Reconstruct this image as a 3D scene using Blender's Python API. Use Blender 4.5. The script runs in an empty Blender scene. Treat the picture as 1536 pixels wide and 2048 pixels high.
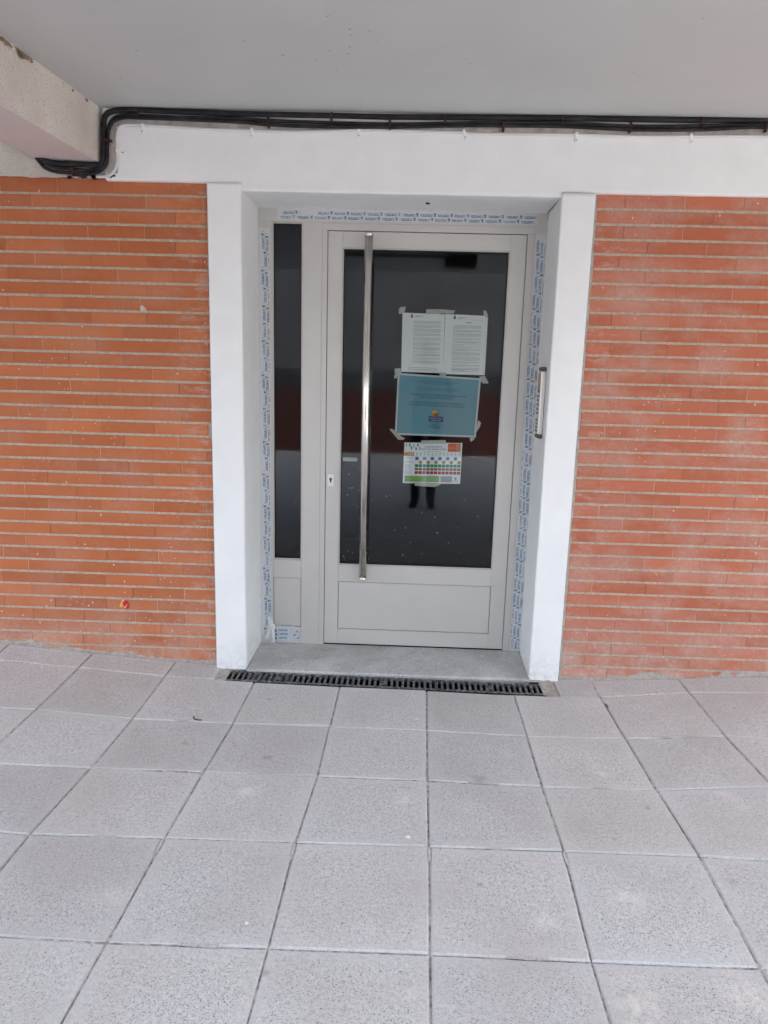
import bpy, bmesh, math, random
from mathutils import Vector, Matrix, noise
random.seed(7)
R = math.radians
sc = bpy.context.scene
col = sc.collection

# ------------------------------------------------------------------ camera
cam = bpy.data.cameras.new('camera'); camo = bpy.data.objects.new('camera', cam); col.objects.link(camo)
_r = Vector((0.99921896, 0.02963617, 0.02613729)); _u = Vector((-0.03130774, 0.19017481, 0.98125092)); _f = Vector((-0.02410987, 0.98130283, -0.19095412))
m = Matrix.Identity(4)
for i in range(3):
    m[i][0] = _r[i]; m[i][1] = _u[i]; m[i][2] = -_f[i]
m.translation = Vector((-0.13503548, -3.17747793, 1.39731529))
camo.matrix_world = m
cam.sensor_fit = 'HORIZONTAL'; cam.sensor_width = 36; cam.lens = 1416.1/1536*36
cam.clip_start = 0.02; cam.clip_end = 500
sc.camera = camo
# ------------------------------------------------------------------ world + sun
SUN_EL, SUN_AZ = R(52), R(25)          # azimuth measured from +y towards +x
w = bpy.data.worlds.new('World'); sc.world = w; w.use_nodes = True
nt = w.node_tree; sky = nt.nodes.new('ShaderNodeTexSky'); sky.sky_type = 'NISHITA'
sky.sun_disc = False; sky.sun_elevation = SUN_EL; sky.sun_rotation = SUN_AZ; sky.dust_density = 6; sky.air_density = 1.0; sky.ozone_density = 1.0
bg = nt.nodes['Background']; bg.inputs[1].default_value = 0.15
hs = nt.nodes.new('ShaderNodeHueSaturation'); hs.inputs['Saturation'].default_value = .5
nt.links.new(sky.outputs[0], hs.inputs['Color']); nt.links.new(hs.outputs[0], bg.inputs[0])
sl = bpy.data.lights.new('sun', 'SUN'); sl.energy = 2.0; sl.angle = R(0.5); sl.color = (1, .975, .94)
so = bpy.data.objects.new('sun', sl); col.objects.link(so)
sd = Vector((math.sin(SUN_AZ)*math.cos(SUN_EL), math.cos(SUN_AZ)*math.cos(SUN_EL), math.sin(SUN_EL)))
so.rotation_euler = sd.to_track_quat('Z', 'Y').to_euler()
sc.view_settings.view_transform = 'Standard'; sc.view_settings.look = 'None'
sc.view_settings.exposure = 3.06; sc.view_settings.gamma = 1
sc.cycles.max_bounces = 14; sc.cycles.diffuse_bounces = 8; sc.cycles.glossy_bounces = 5
sc.cycles.transparent_max_bounces = 12; sc.cycles.caustics_reflective = False; sc.cycles.caustics_refractive = False

# ------------------------------------------------------------------ helpers
def L(r, g, b):   # sRGB 0-255 -> linear
    f = lambda c: (c/255)/12.92 if c/255 <= .04045 else ((c/255+.055)/1.055)**2.4
    return (f(r), f(g), f(b))
class NT:
    def __init__(s, name, rough=.8, metal=0.0, spec=.3):
        s.m = bpy.data.materials.new(name); s.m.use_nodes = True; s.t = s.m.node_tree
        s.b = s.t.nodes['Principled BSDF']; s.b.inputs['Roughness'].default_value = rough
        s.b.inputs['Metallic'].default_value = metal; s.b.inputs['Specular IOR Level'].default_value = spec
        s.co = s.n('ShaderNodeTexCoord').outputs['Object']
    def n(s, t, **k):
        x = s.t.nodes.new(t)
        for a, b in k.items(): setattr(x, a, b)
        return x
    def put(s, sock, v):
        if hasattr(v, 'is_linked') or hasattr(v, 'links'): s.t.links.new(v, sock)
        else:
            try: sock.default_value = v
            except Exception: sock.default_value = tuple(v)+(1,)
    def noise(s, scale, detail=3, rough=.5, vec=None, dist=0, stretch=None):
        x = s.n('ShaderNodeTexNoise'); x.inputs['Scale'].default_value = scale; x.inputs['Detail'].default_value = detail
        x.inputs['Roughness'].default_value = rough; x.inputs['Distortion'].default_value = dist
        v = vec or s.co
        if stretch:
            mp = s.n('ShaderNodeMapping'); mp.inputs['Scale'].default_value = stretch; s.t.links.new(v, mp.inputs[0]); v = mp.outputs[0]
        s.t.links.new(v, x.inputs['Vector']); return x.outputs['Fac']
    def voro(s, scale, feature='F1', rnd=1):
        x = s.n('ShaderNodeTexVoronoi'); x.feature = feature; x.inputs['Scale'].default_value = scale; x.inputs['Randomness'].default_value = rnd
        s.t.links.new(s.co, x.inputs['Vector']); return x
    def ramp(s, v, a, b, lo=0.0, hi=1.0):
        x = s.n('ShaderNodeMapRange'); x.clamp = True
        s.put(x.inputs[0], v); x.inputs[1].default_value = a; x.inputs[2].default_value = b; x.inputs[3].default_value = lo; x.inputs[4].default_value = hi
        return x.outputs[0]
    def math(s, op, a, b=0.0):
        x = s.n('ShaderNodeMath', operation=op); s.put(x.inputs[0], a); s.put(x.inputs[1], b); return x.outputs[0]
    def mix(s, f, a, b, mode='MIX'):
        x = s.n('ShaderNodeMix', data_type='RGBA', blend_type=mode); s.put(x.inputs[0], f); s.put(x.inputs[6], a if hasattr(a, 'links') else tuple(a)+(1,)); s.put(x.inputs[7], b if hasattr(b, 'links') else tuple(b)+(1,)); return x.outputs[2]
    def attr(s, name='col'):
        x = s.n('ShaderNodeAttribute'); x.attribute_name = name; return x
    def color(s, c): s.put(s.b.inputs['Base Color'], c if hasattr(c, 'links') else tuple(c)+(1,)); return s
    def bump(s, h, strength=.3, dist=.002):
        x = s.n('ShaderNodeBump'); x.inputs['Strength'].default_value = strength; x.inputs['Distance'].default_value = dist
        s.t.links.new(h, x.inputs['Height']); s.t.links.new(x.outputs[0], s.b.inputs['Normal']); return s
    def sep(s):
        x = s.n('ShaderNodeSeparateXYZ'); s.t.links.new(s.co, x.inputs[0]); return x.outputs
class MB:
    def __init__(s):
        s.bm = bmesh.new(); s.c = s.bm.loops.layers.float_color.new('col'); s.uv = s.bm.loops.layers.uv.new('UVMap')
    def face(s, pts, c=(.8, .8, .8), uv=None, smooth=False):
        vs = [p if isinstance(p, bmesh.types.BMVert) else s.bm.verts.new(p) for p in pts]
        try: f = s.bm.faces.new(vs)
        except ValueError: return None
        for i, l in enumerate(f.loops):
            l[s.c] = tuple(c)+(1,)
            if uv: l[s.uv].uv = uv[i]
        f.smooth = smooth; return f
    def box(s, a, b, c=(.8, .8, .8), ch=0.0, M=None):
        """box with chamfered edges (ch)"""
        (x0, y0, z0), (x1, y1, z1) = a, b
        V = {}
        def v(p):
            k = tuple(round(q, 6) for q in p)
            if k not in V: V[k] = s.bm.verts.new(M @ Vector(p) if M else p)
            return V[k]
        if ch <= 0:
            P = [v((x, y, z)) for x in (x0, x1) for y in (y0, y1) for z in (z0, z1)]
            for q in ((0, 1, 3, 2), (4, 6, 7, 5), (0, 4, 5, 1), (2, 3, 7, 6), (0, 2, 6, 4), (1, 5, 7, 3)): s.face([P[i] for i in q], c)
            return
        lo, hi = (x0, y0, z0), (x1, y1, z1)
        def corner(sx, sy, sz, ax):
            g = (sx, sy, sz); p = []
            for i in range(3):
                base = hi[i] if g[i] else lo[i]
                if i != ax: base += -ch if g[i] else ch
                p.append(base)
            return v(p)
        for ax in range(3):
            o = [i for i in range(3) if i != ax]
            for sgn in (0, 1):
                q = []
                for (aa, bb) in ((0, 0), (1, 0), (1, 1), (0, 1)):
                    g = [0, 0, 0]; g[ax] = sgn; g[o[0]] = aa; g[o[1]] = bb; q.append(corner(*g, ax))
                s.face(q, c)
        for ax in range(3):
            o = [i for i in range(3) if i != ax]
            for aa in (0, 1):
                for bb in (0, 1):
                    g0 = [0, 0, 0]; g1 = [0, 0, 0]; g0[ax] = 0; g1[ax] = 1; g0[o[0]] = g1[o[0]] = aa; g0[o[1]] = g1[o[1]] = bb
                    s.face([corner(*g0, o[0]), corner(*g1, o[0]), corner(*g1, o[1]), corner(*g0, o[1])], c)
        for sx in (0, 1):
            for sy in (0, 1):
                for sz in (0, 1): s.face([corner(sx, sy, sz, 0), corner(sx, sy, sz, 1), corner(sx, sy, sz, 2)], c)
    def tube(s, path, r, n=10, c=(.8, .8, .8), cap=True, flat=1.0):
        P = [Vector(p) for p in path]; rings = []; up = Vector((0, 1, 0))
        for i, p in enumerate(P):
            t = (P[min(i+1, len(P)-1)]-P[max(i-1, 0)]).normalized()
            a = t.cross(up)
            if a.length < .05: a = t.cross(Vector((1, 0, 0)))
            a.normalize(); b = t.cross(a).normalized(); rr = r[i] if isinstance(r, (list, tuple)) else r
            rings.append([s.bm.verts.new(p+a*math.cos(2*math.pi*k/n)*rr+b*math.sin(2*math.pi*k/n)*rr*flat) for k in range(n)])
        for A, B in zip(rings, rings[1:]):
            for k in range(n): s.face([A[k], A[(k+1) % n], B[(k+1) % n], B[k]], c, smooth=True)
        if cap: s.face(rings[0][::-1], c); s.face(rings[-1], c)
    def grid(s, fn, nu, nv, c=(.8, .8, .8), smooth=False):
        V = [[s.bm.verts.new(fn(i/nu, j/nv)) for j in range(nv+1)] for i in range(nu+1)]
        for i in range(nu):
            for j in range(nv): s.face([V[i][j], V[i+1][j], V[i+1][j+1], V[i][j+1]], c, smooth=smooth)
    def prism(s, poly, y0, y1, c=(.8, .8, .8)):
        """poly in x,z ; extruded y0->y1"""
        A = [s.bm.verts.new((x, y0, z)) for x, z in poly]; B = [s.bm.verts.new((x, y1, z)) for x, z in poly]
        s.face(A, c); s.face(B[::-1], c)
        for i in range(len(A)): j = (i+1) % len(A); s.face([A[i], B[i], B[j], A[j]], c)
    def build(s, name, mat, parent=None, recalc=True, bevel=0):
        if recalc: bmesh.ops.recalc_face_normals(s.bm, faces=s.bm.faces[:])
        me = bpy.data.meshes.new(name); s.bm.to_mesh(me); s.bm.free()
        for mm in (mat if isinstance(mat, list) else [mat]): me.materials.append(mm)
        o = bpy.data.objects.new(name, me); col.objects.link(o)
        if parent:
            o.parent = parent; o.location = -Vector(parent.location) if parent.parent is None else (0, 0, 0)
            if parent.parent is None and parent.type != 'EMPTY': o.location = (0, 0, 0)
        if bevel:
            b = o.modifiers.new('bevel', 'BEVEL'); b.width = bevel; b.segments = 2; b.limit_method = 'ANGLE'
        return o
def tag(o, label=None, cat=None, group=None, kind=None):
    if label: o['label'] = label
    if cat: o['category'] = cat
    if group: o['group'] = group
    if kind: o['kind'] = kind
    return o
def thing(name, loc, label, cat, group=None):
    o = bpy.data.objects.new(name, None); o.empty_display_size = .1; o.location = loc; col.objects.link(o)
    return tag(o, label, cat, group)
def smooth_path(P, k=6):
    P = [Vector(p) for p in P]; out = []
    for i in range(len(P)-1):
        a = P[max(i-1, 0)]; b = P[i]; c = P[i+1]; d = P[min(i+2, len(P)-1)]
        for j in range(k):
            t = j/k; out.append(.5*((2*b)+(c-a)*t+(2*a-5*b+4*c-d)*t*t+(3*b-a-3*c+d)*t**3))
    out.append(P[-1]); return out
_glyph = {}
def text_polys(s):
    """list of polygons (in text units), width"""
    if s in _glyph: return _glyph[s]
    cu = bpy.data.curves.new('t', 'FONT'); cu.body = s; cu.resolution_u = 2; cu.size = 1; cu.offset = .04 if s == 'CORTIZO' else .008
    o = bpy.data.objects.new('t', cu); col.objects.link(o)
    dg = bpy.context.evaluated_depsgraph_get(); dg.update()
    me = bpy.data.meshes.new_from_object(o.evaluated_get(dg))
    polys = [[tuple(me.vertices[i].co[:2]) for i in p.vertices] for p in me.polygons]
    wd = max([v.co.x for v in me.vertices] or [1])
    bpy.data.objects.remove(o); bpy.data.curves.remove(cu); bpy.data.meshes.remove(me)
    _glyph[s] = (polys, wd); return _glyph[s]

# ------------------------------------------------------------------ materials
def paint_mat(name, c, bumpd=.0015, dirt=.05, scale=9):
    t = NT(name, .62, spec=.25)
    base = t.mix(t.ramp(t.noise(scale, 4), .3, .75), c, tuple(x*(1-dirt) for x in c))
    zf = t.math('MULTIPLY', t.ramp(t.sep()[2], .16, .0), t.ramp(t.noise(24, 5, .7), .42, .66)); base = t.mix(t.math('MULTIPLY', zf, .55), base, (.42, .40, .37))
    sc_ = t.ramp(t.noise(16, 6, .75, stretch=(1.6, 1.6, .5)), .66, .74, 0, .22); base = t.mix(sc_, base, (.52, .51, .49))
    a = t.attr(); base = t.mix(1, base, a.outputs['Color'], 'MULTIPLY')
    t.color(base)
    h = t.math('ADD', t.noise(7, 2), t.math('MULTIPLY', t.noise(130, 3), .18))
    return t.bump(h, .55, bumpd*4).m
M = {}
M['white'] = paint_mat('white_wall_paint', (.85, .855, .85))
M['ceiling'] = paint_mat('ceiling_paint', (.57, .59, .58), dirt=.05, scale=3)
t = NT('rough_cream_render', .85)
n1 = t.ramp(t.noise(160, 4, .65), .36, .42, 0, 1)
c = t.mix(n1, (.40, .34, .28), (.80, .755, .68)); c = t.mix(t.ramp(t.noise(4, 4), .4, .75), c, (.62, .56, .50))
c = t.mix(1, c, t.attr().outputs['Color'], 'MULTIPLY')
t.color(c); t.bump(t.noise(90, 5, .65), .8, .006); M['cream'] = t.m
t = NT('pink_beam_underside', .8); t.color(t.mix(t.noise(5, 3), (.68, .62, .61), (.58, .53, .52))); t.bump(t.noise(40, 3), .3, .003); M['pinkish'] = t.m
t = NT('bare_plaster', .9); t.color(t.mix(t.ramp(t.noise(30, 5, .6), .35, .65), (.33, .29, .26), (.50, .45, .42))); t.bump(t.noise(80, 4), .5, .004); M['plaster'] = t.m

# brick
t = NT('clay_brick', .78, spec=.22)
a = t.attr(); z = t.sep()[2]; xx = t.sep()[0]
c = t.mix(t.ramp(t.noise(22, 5, .6), .3, .75, 0, .55), a.outputs['Color'], (.47, .17, .075), 'MIX')
c = t.mix(t.ramp(t.noise(140, 3, .6), .4, .7, 0, .22), c, (.36, .10, .05))
# chalky bloom: broad patches, stronger near the base and on the right
b1 = t.math('MULTIPLY', t.ramp(t.noise(3.1, 5, .62, stretch=(1, 1, 1.6)), .46, .74), t.ramp(xx, -1.0, .6, .35, 1.15))
b2 = t.math('MULTIPLY', t.ramp(z, .38, .04), t.ramp(t.noise(5, 5, .65), .33, .62))
nj = t.math('MULTIPLY', t.math('MAXIMUM', t.math('MULTIPLY', t.ramp(xx, -1.22, -1.02), t.ramp(xx, .0, -.1)), t.math('MULTIPLY', t.ramp(xx, .95, .68), t.ramp(xx, .0, .1))), t.ramp(t.noise(13, 5, .7, stretch=(.8, 1, 1.8)), .50, .66))
bl = t.math('MAXIMUM', t.math('MAXIMUM', t.math('MULTIPLY', b1, .68), t.math('MULTIPLY', b2, t.ramp(xx, -.5, .5, .75, 1.1))), t.math('MULTIPLY', nj, .75))
bl = t.math('MULTIPLY', bl, t.ramp(t.noise(60, 4, .7), .28, .62, .35, 1))
c = t.mix(bl, c, (.56, .42, .37))
st = t.ramp(t.noise(9, 5, .7, stretch=(7, 1, .9)), .60, .78, 0, .35)      # faint runs
c = t.mix(st, c, (.58, .42, .35))
# white flecks
vo = t.voro(17); fl = t.math('MULTIPLY', t.ramp(vo.outputs['Distance'], .085, .05), t.ramp(vo.outputs['Color'], .62, .66))
vo2 = t.voro(46); fl2 = t.math('MULTIPLY', t.ramp(vo2.outputs['Distance'], .16, .10), t.math('MULTIPLY', t.ramp(vo2.outputs['Color'], .60, .66), t.ramp(t.noise(2.2, 3), .54, .60)))
c = t.mix(t.math('MULTIPLY', t.math('MAXIMUM', fl, fl2), .8), c, (.74, .60, .50))
t.color(c); t.bump(t.math('ADD', t.noise(45, 4), t.math('MULTIPLY', t.noise(300, 3), .4)), .45, .0016); M['brick'] = t.m
t = NT('mortar', .95); mc = t.mix(t.ramp(t.noise(60, 5, .65), .3, .7), (.38, .31, .235), (.60, .51, .41))
mc = t.mix(t.ramp(t.noise(6, 4), .55, .75, 0, .45), mc, (.26, .23, .205)); t.color(mc); t.bump(t.noise(120, 5, .7), .9, .005); M['mortar'] = t.m
t = NT('cement_smear', .95); t.color(t.mix(t.ramp(t.noise(35, 6, .7), .3, .7), (.33, .29, .26), (.55, .50, .45))); t.bump(t.noise(55, 6, .7), 1, .008); M['cement'] = t.m

# paving
t = NT('washed_concrete_paver', .88, spec=.25)
uvn = t.n('ShaderNodeUVMap'); uvn.uv_map = 'UVMap'; su = t.n('ShaderNodeSeparateXYZ'); t.t.links.new(uvn.outputs[0], su.inputs[0])
eu = t.math('MINIMUM', su.outputs[0], t.math('SUBTRACT', 1.0, su.outputs[0])); ev = t.math('MINIMUM', su.outputs[1], t.math('SUBTRACT', 1.0, su.outputs[1]))
edge = t.math('MINIMUM', eu, ev); wob = t.math('ADD', edge, t.math('MULTIPLY', t.noise(14, 4, .6), .10))
inner = t.ramp(wob, .07, .17)                      # 0 at the worn smooth margin
g1 = t.noise(230, 3, .65); g2 = t.noise(95, 5, .75)
v1 = t.voro(250); v2 = t.voro(135)
p1 = t.math('MULTIPLY', t.ramp(v1.outputs['Distance'], .42, .22), t.ramp(v1.outputs['Color'], .40, .5)); p2 = t.math('MULTIPLY', t.ramp(v2.outputs['Distance'], .34, .18), t.ramp(v2.outputs['Color'], .66, .72))
pit = t.math('MULTIPLY', t.math('MAXIMUM', t.math('MULTIPLY', p1, .95), p2), t.ramp(inner, 0, 1, .40, 1.0))
base = t.mix(t.ramp(g2, .3, .7), (.47, .46, .45), (.72, .705, .69))
base = t.mix(t.ramp(inner, 0, 1, .30, 0), base, (.60, .597, .59))
base = t.mix(t.math('MULTIPLY', pit, .85), base, (.14, .135, .14))
vo = t.voro(55); dk = t.math('MULTIPLY', t.ramp(vo.outputs['Distance'], .17, .10), t.ramp(vo.outputs['Color'], .80, .84)); base = t.mix(t.math('MULTIPLY', dk, .75), base, (.09, .085, .10))
vo = t.voro(31); wt = t.math('MULTIPLY', t.ramp(vo.outputs['Distance'], .085, .05), t.ramp(vo.outputs['Color'], .78, .80)); base = t.mix(t.math('MULTIPLY', wt, .6), base, (.68, .64, .58))
base = t.mix(t.ramp(t.noise(2.3, 5, .6), .44, .70, 0, .50), base, (.46, .43, .405))        # brownish stains
base = t.mix(t.ramp(t.noise(3.7, 5, .65), .62, .78, 0, .5), base, (.80, .775, .74))        # dusty patches
for sx, sy, sr in ((.69, -1.735, .075), (.74, -1.76, .06), (.45, -1.76, .085), (.43, -1.83, .07), (.52, -1.45, .07), (.60, -1.565, .022), (-.10, -1.03, .06), (.28, -1.55, .05), (-.62, -1.02, .05), (.62, -.80, .05)):
    vd = t.n('ShaderNodeVectorMath', operation='DISTANCE'); t.t.links.new(t.co, vd.inputs[0]); vd.inputs[1].default_value = (sx, sy, 0)
    base = t.mix(t.math('MULTIPLY', t.ramp(vd.outputs['Value'], sr, sr*.3), t.ramp(t.noise(26, 5, .7), .42, .60, 0, .55)), base, (.80, .76, .71))
for sx, sy, sr in ((-.60, -.80, .022), (-.68, -.33, .014), (.17, -.885, .035), (-.93, -.72, .02), (.72, -1.02, .016), (.56, -1.19, .012), (.12, -1.42, .012), (-.42, -1.75, .014), (.84, -1.36, .018), (-.2, -.72, .012)):
    vd = t.n('ShaderNodeVectorMath', operation='DISTANCE'); t.t.links.new(t.co, vd.inputs[0]); vd.inputs[1].default_value = (sx, sy, 0)
    base = t.mix(t.math('MULTIPLY', t.ramp(vd.outputs['Value'], sr, sr*.4), t.ramp(t.noise(40, 3, .6), .35, .55, 0, .5)), base, (.27, .24, .22))
base = t.mix(1, base, t.attr().outputs['Color'], 'MULTIPLY')
t.color(base); t.bump(t.math('ADD', t.math('MULTIPLY', g1, t.ramp(inner, 0, 1, .35, 1)), t.math('MULTIPLY', g2, .5)), .55, .0022); M['paver'] = t.m
t = NT('joint_fill', .95); t.color(t.mix(t.ramp(t.noise(40, 5, .7), .35, .6), (.17, .155, .15), (.62, .59, .55))); t.bump(t.noise(100, 4), .8, .004); M['joint'] = t.m
t = NT('threshold_granite', .8)
c = t.mix(t.ramp(t.noise(110, 5, .8), .38, .64), (.34, .34, .345), (.66, .655, .64)); c = t.mix(t.ramp(t.noise(5, 5, .6), .4, .72, 0, .7), c, (.70, .68, .65))
vo = t.voro(24); c = t.mix(t.math('MULTIPLY', t.math('MULTIPLY', t.ramp(vo.outputs['Distance'], .12, .05), t.ramp(vo.outputs['Color'], .6, .64)), .7), c, (.62, .60, .56))
c = t.mix(t.ramp(t.noise(3.2, 5, .65), .48, .70, 0, .6), c, (.34, .31, .27)); t.color(c); t.bump(t.noise(110, 5, .75), .9, .004); M['threshold'] = t.m
t = NT('cast_iron_dusty', .6, .35); t.color(t.mix(t.ramp(t.noise(55, 5, .7), .42, .68), (.05, .05, .053), (.34, .335, .33))); t.bump(t.noise(200, 3), .4, .001); M['iron'] = t.m
t = NT('channel_black', .9); t.color((.006, .006, .007)); M['black'] = t.m
# door
def alu(name, c):
    t = NT(name, .42, .25, .45); t.color(t.mix(t.ramp(t.noise(5, 4), .35, .75), c, tuple(x*.95 for x in c)))
    t.put(t.b.inputs['Roughness'], t.ramp(t.noise(30, 4), .3, .7, .36, .50)); return t.bump(t.noise(500, 2), .05, .0005).m
M['alu'] = alu('grey_beige_aluminium', (.57, .555, .525))
M['rubber'] = NT('black_gasket_and_gap_shade', .6).color((.012, .012, .013)).m
t = NT('brushed_steel', .26, 1.0); t.color((.80, .76, .70)); t.put(t.b.inputs['Roughness'], t.ramp(t.noise(300, 2, stretch=(1, 1, .02)), .3, .7, .18, .30)); M['steel'] = t.m
M['decal'] = NT('printed_colour', .55).color((1, 1, 1)).m
t = NT('printed_surface', .55, spec=.25); t.color(t.attr().outputs['Color']); M['print'] = t.m
t = NT('film', .35, spec=.4); t.color(t.mix(t.ramp(t.noise(25, 4), .45, .75, 0, .5), t.attr().outputs['Color'], (.60, .61, .62))); t.bump(t.noise(45, 3, stretch=(1, 1, .4)), .25, .002); M['film'] = t.m
t = NT('masking_tape', .6); t.color(t.mix(t.noise(50, 3), (.60, .60, .53), (.50, .50, .44))); t.bump(t.noise(70, 3), .3, .001); M['tape'] = t.m
t = NT('white_plastic', .4, spec=.4); t.color((.74, .75, .75)); M['plastic'] = t.m
def glass_mat(name, tint, refl=1.0):
    m_ = bpy.data.materials.new(name); m_.use_nodes = True; t_ = m_.node_tree; t_.nodes.clear()
    o = t_.nodes.new('ShaderNodeOutputMaterial'); mx = t_.nodes.new('ShaderNodeMixShader'); tr = t_.nodes.new('ShaderNodeBsdfTransparent')
    gl = t_.nodes.new('ShaderNodeBsdfGlossy'); fr = t_.nodes.new('ShaderNodeFresnel'); fr.inputs[0].default_value = 1.52
    gl.inputs['Roughness'].default_value = .035; gl.inputs['Color'].default_value = (.55, .58, .62, 1); tr.inputs[0].default_value = tint+(1,)
    t_.links.new(fr.outputs[0], mx.inputs[0]); t_.links.new(tr.outputs[0], mx.inputs[1]); t_.links.new(gl.outputs[0], mx.inputs[2]); t_.links.new(mx.outputs[0], o.inputs[0])
    return m_
M['glass'] = glass_mat('dark_door_glass', (.955, .975, .97))
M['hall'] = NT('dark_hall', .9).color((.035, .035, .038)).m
t = NT('black_cable_sheath', .6, spec=.25); t.color(t.mix(t.ramp(t.noise(14, 5, .6, stretch=(1, 3, 3)), .45, .8), (.012, .011, .013), (.05, .044, .044))); t.bump(t.noise(60, 3), .3, .002); M['cable'] = t.m
t = NT('rust', .85, .2); t.color(t.mix(t.ramp(t.noise(120, 4), .35, .65), (.025, .018, .015), (.10, .045, .028))); t.bump(t.noise(200, 4), .8, .002); M['rust'] = t.m
t = NT('opposite_wall_paint', .9); t.color(t.mix(t.ramp(t.noise(1.2, 4), .4, .7), (.13, .13, .135), (.09, .09, .095))); M['opp'] = t.m
t = NT('dark_clothes', .9); t.color((.02, .021, .026)); M['clothes'] = t.m
t = NT('skin', .5); t.color((.45, .27, .19)); M['skin'] = t.m

# ------------------------------------------------------------------ floor
G = [(-9, .079), (-2.05, .079), (-1.6, .044), (-1.2, .018), (-1.0, .008), (-.8, 0), (.8, 0), (1.2, .024), (1.6, .050), (2.2, .08), (9, .08)]
def hz(x, y):
    for (a, ga), (b, gb) in zip(G, G[1:]):
        if a <= x <= b:
            g = ga+(gb-ga)*(x-a)/(b-a); return g*min(1, max(0, 1+y/.9))
    return 0
NODES = {
(-4,0):(-1.596,-0.158),(-3,0):(-1.192,-0.167),(-2,0):(-0.784,-0.161),(-1,0):(-0.387,-0.178),(0,0):(0.005,-0.181),(1,0):(0.398,-0.200),(2,0):(0.787,-0.191),(3,0):(1.195,-0.147),(-4,1):(-1.598,-0.538),(-3,1):(-1.193,-0.561),(-2,1):(-0.787,-0.557),(-1,1):(-0.396,-0.551),(0,1):(-0.004,-0.553),(1,1):(0.393,-0.570),(2,1):(0.785,-0.556),(3,1):(1.193,-0.522),(-3,2):(-1.207,-0.914),(-2,2):(-0.805,-0.914),(-1,2):(-0.402,-0.910),(0,2):(-0.013,-0.910),(1,2):(0.386,-0.919),(2,2):(0.787,-0.912),(3,2):(1.211,-0.862),(-3,3):(-1.229,-1.289),(-2,3):(-0.822,-1.278),(-1,3):(-0.423,-1.273),(0,3):(-0.019,-1.265),(1,3):(0.387,-1.260),(2,3):(0.794,-1.256),(-2,4):(-0.830,-1.682),(-1,4):(-0.429,-1.674),(0,4):(-0.030,-1.671),(1,4):(0.366,-1.671),(2,4):(0.775,-1.668)}
rowy = [-.16, -.553, -.912, -1.268, -1.672]+[-1.672-.4*k for k in range(1, 19)]
def node(i, j):
    if (i, j) in NODES: return NODES[(i, j)]
    return (.009+.401*i+.0235*rowy[j], rowy[j])
gapL, gapT = .0027, .0018
pv = MB()
def paver(P, uv=((0, 0), (1, 0), (1, 1), (0, 1)), tone=None, dz=0.0):
    """P: 4 corners a(left near) b(right near) c(right far) d(left far)"""
    tone = tone if tone else random.uniform(.93, 1.03)
    cc = (tone*random.uniform(.995, 1.01), tone, tone*random.uniform(.995, 1.015))
    ch = .0050
    jt = [Vector((random.uniform(-.0013, .0013), random.uniform(-.0009, .0009))) for _ in range(4)]
    def inset(g, gt):
        a, b, c_, d_ = [Vector((p[0], p[1]))+jt[i] for i, p in enumerate(P)]
        return [a+Vector((g, gt)), b+Vector((-g, gt)), c_+Vector((-g, -gt)), d_+Vector((g, -gt))]
    tilt = random.uniform(-.0012, .0012); tilt2 = random.uniform(-.0012, .0012)
    def z_(q, i): return hz(q.x, q.y)+dz+(tilt if i in (0, 3) else -tilt)+(tilt2 if i < 2 else -tilt2)
    o = inset(gapL, gapT); n_ = inset(gapL+ch, gapT+ch)
    O = [pv.bm.verts.new((q.x, q.y, z_(q, i)-.004)) for i, q in enumerate(o)]
    B = [pv.bm.verts.new((q.x, q.y, z_(q, i)-.016)) for i, q in enumerate(o)]
    N = [pv.bm.verts.new((q.x, q.y, z_(q, i))) for i, q in enumerate(n_)]
    pv.face(N, cc, uv)
    for i in range(4):
        j = (i+1) % 4
        pv.face([O[i], O[j], N[j], N[i]], tuple(x*.96 for x in cc), [uv[i], uv[j], uv[j], uv[i]])  # chamfer coloured slightly darker to dull the highlight along the joint
        pv.face([B[i], B[j], O[j], O[i]], tuple(x*.8 for x in cc), [uv[i], uv[j], uv[j], uv[i]])
for j in range(1, len(rowy)):
    for i in range(-10, 11):
        paver([node(i, j), node(i+1, j), node(i+1, j-1), node(i, j-1)], dz=0)
for i in range(-10, 11):            # cut row against the wall
    a, b = node(i, 0), node(i+1, 0); x0, x1 = a[0], b[0]
    if x1 < -.93: pass
    elif x0 < -.96: x1 = -.965
    elif x1 > .6 and x0 < .6: x0 = .60
    elif x1 > .6: pass
    else: continue
    v1 = .16/.4
    far = -.004
    paver([(x0, a[1]), (x1, b[1]+(0 if x1 == b[0] else .004)), (x1, far), (x0, far)], uv=((0, .6), (1, .6), (1, 1), (0, 1)))
tag(pv.build('pavement', M['paver']), kind='structure')
# places where the joint is filled flush with dry mortar
fj = MB()
def fill(x, y, w_, l_, ang=0.0, c=(.98, .97, .96)):
    pts = []
    for k in range(12):
        a = 2*math.pi*k/12; q = 1+.35*noise.noise(Vector((math.cos(a)*2, math.sin(a)*2, x*9+y*5)))
        u, v = math.cos(a)*w_*q, math.sin(a)*l_*q; pts.append((x+u*math.cos(ang)-v*math.sin(ang), y+u*math.sin(ang)+v*math.cos(ang), hz(x, y)+.0012))
    fj.face(pts, c, [(.5, .5)]*12)
for (i, j) in ((-2, 3), (-1, 3), (0, 3), (1, 3)):
    x, y = node(i, j); fill(x-.0008, y-.036, .0052, .034)
for (x, y, a) in ((-.60, -.912, 1.55), (.18, -.914, 1.5), (.60, -.913, 1.57), (-.99, -.555, 1.5), (.79, -.30, .05), (.79, -.24, 0), (.60, -.205, 1.5), (.95, -.54, 1.45), (1.08, -.53, 1.5), (-1.0, -1.285, 1.55), (.19, -1.263, 1.56), (.21, -1.671, 1.57), (-.6, -1.678, 1.55)): fill(x, y, .007, random.uniform(.03, .075), a)
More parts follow.
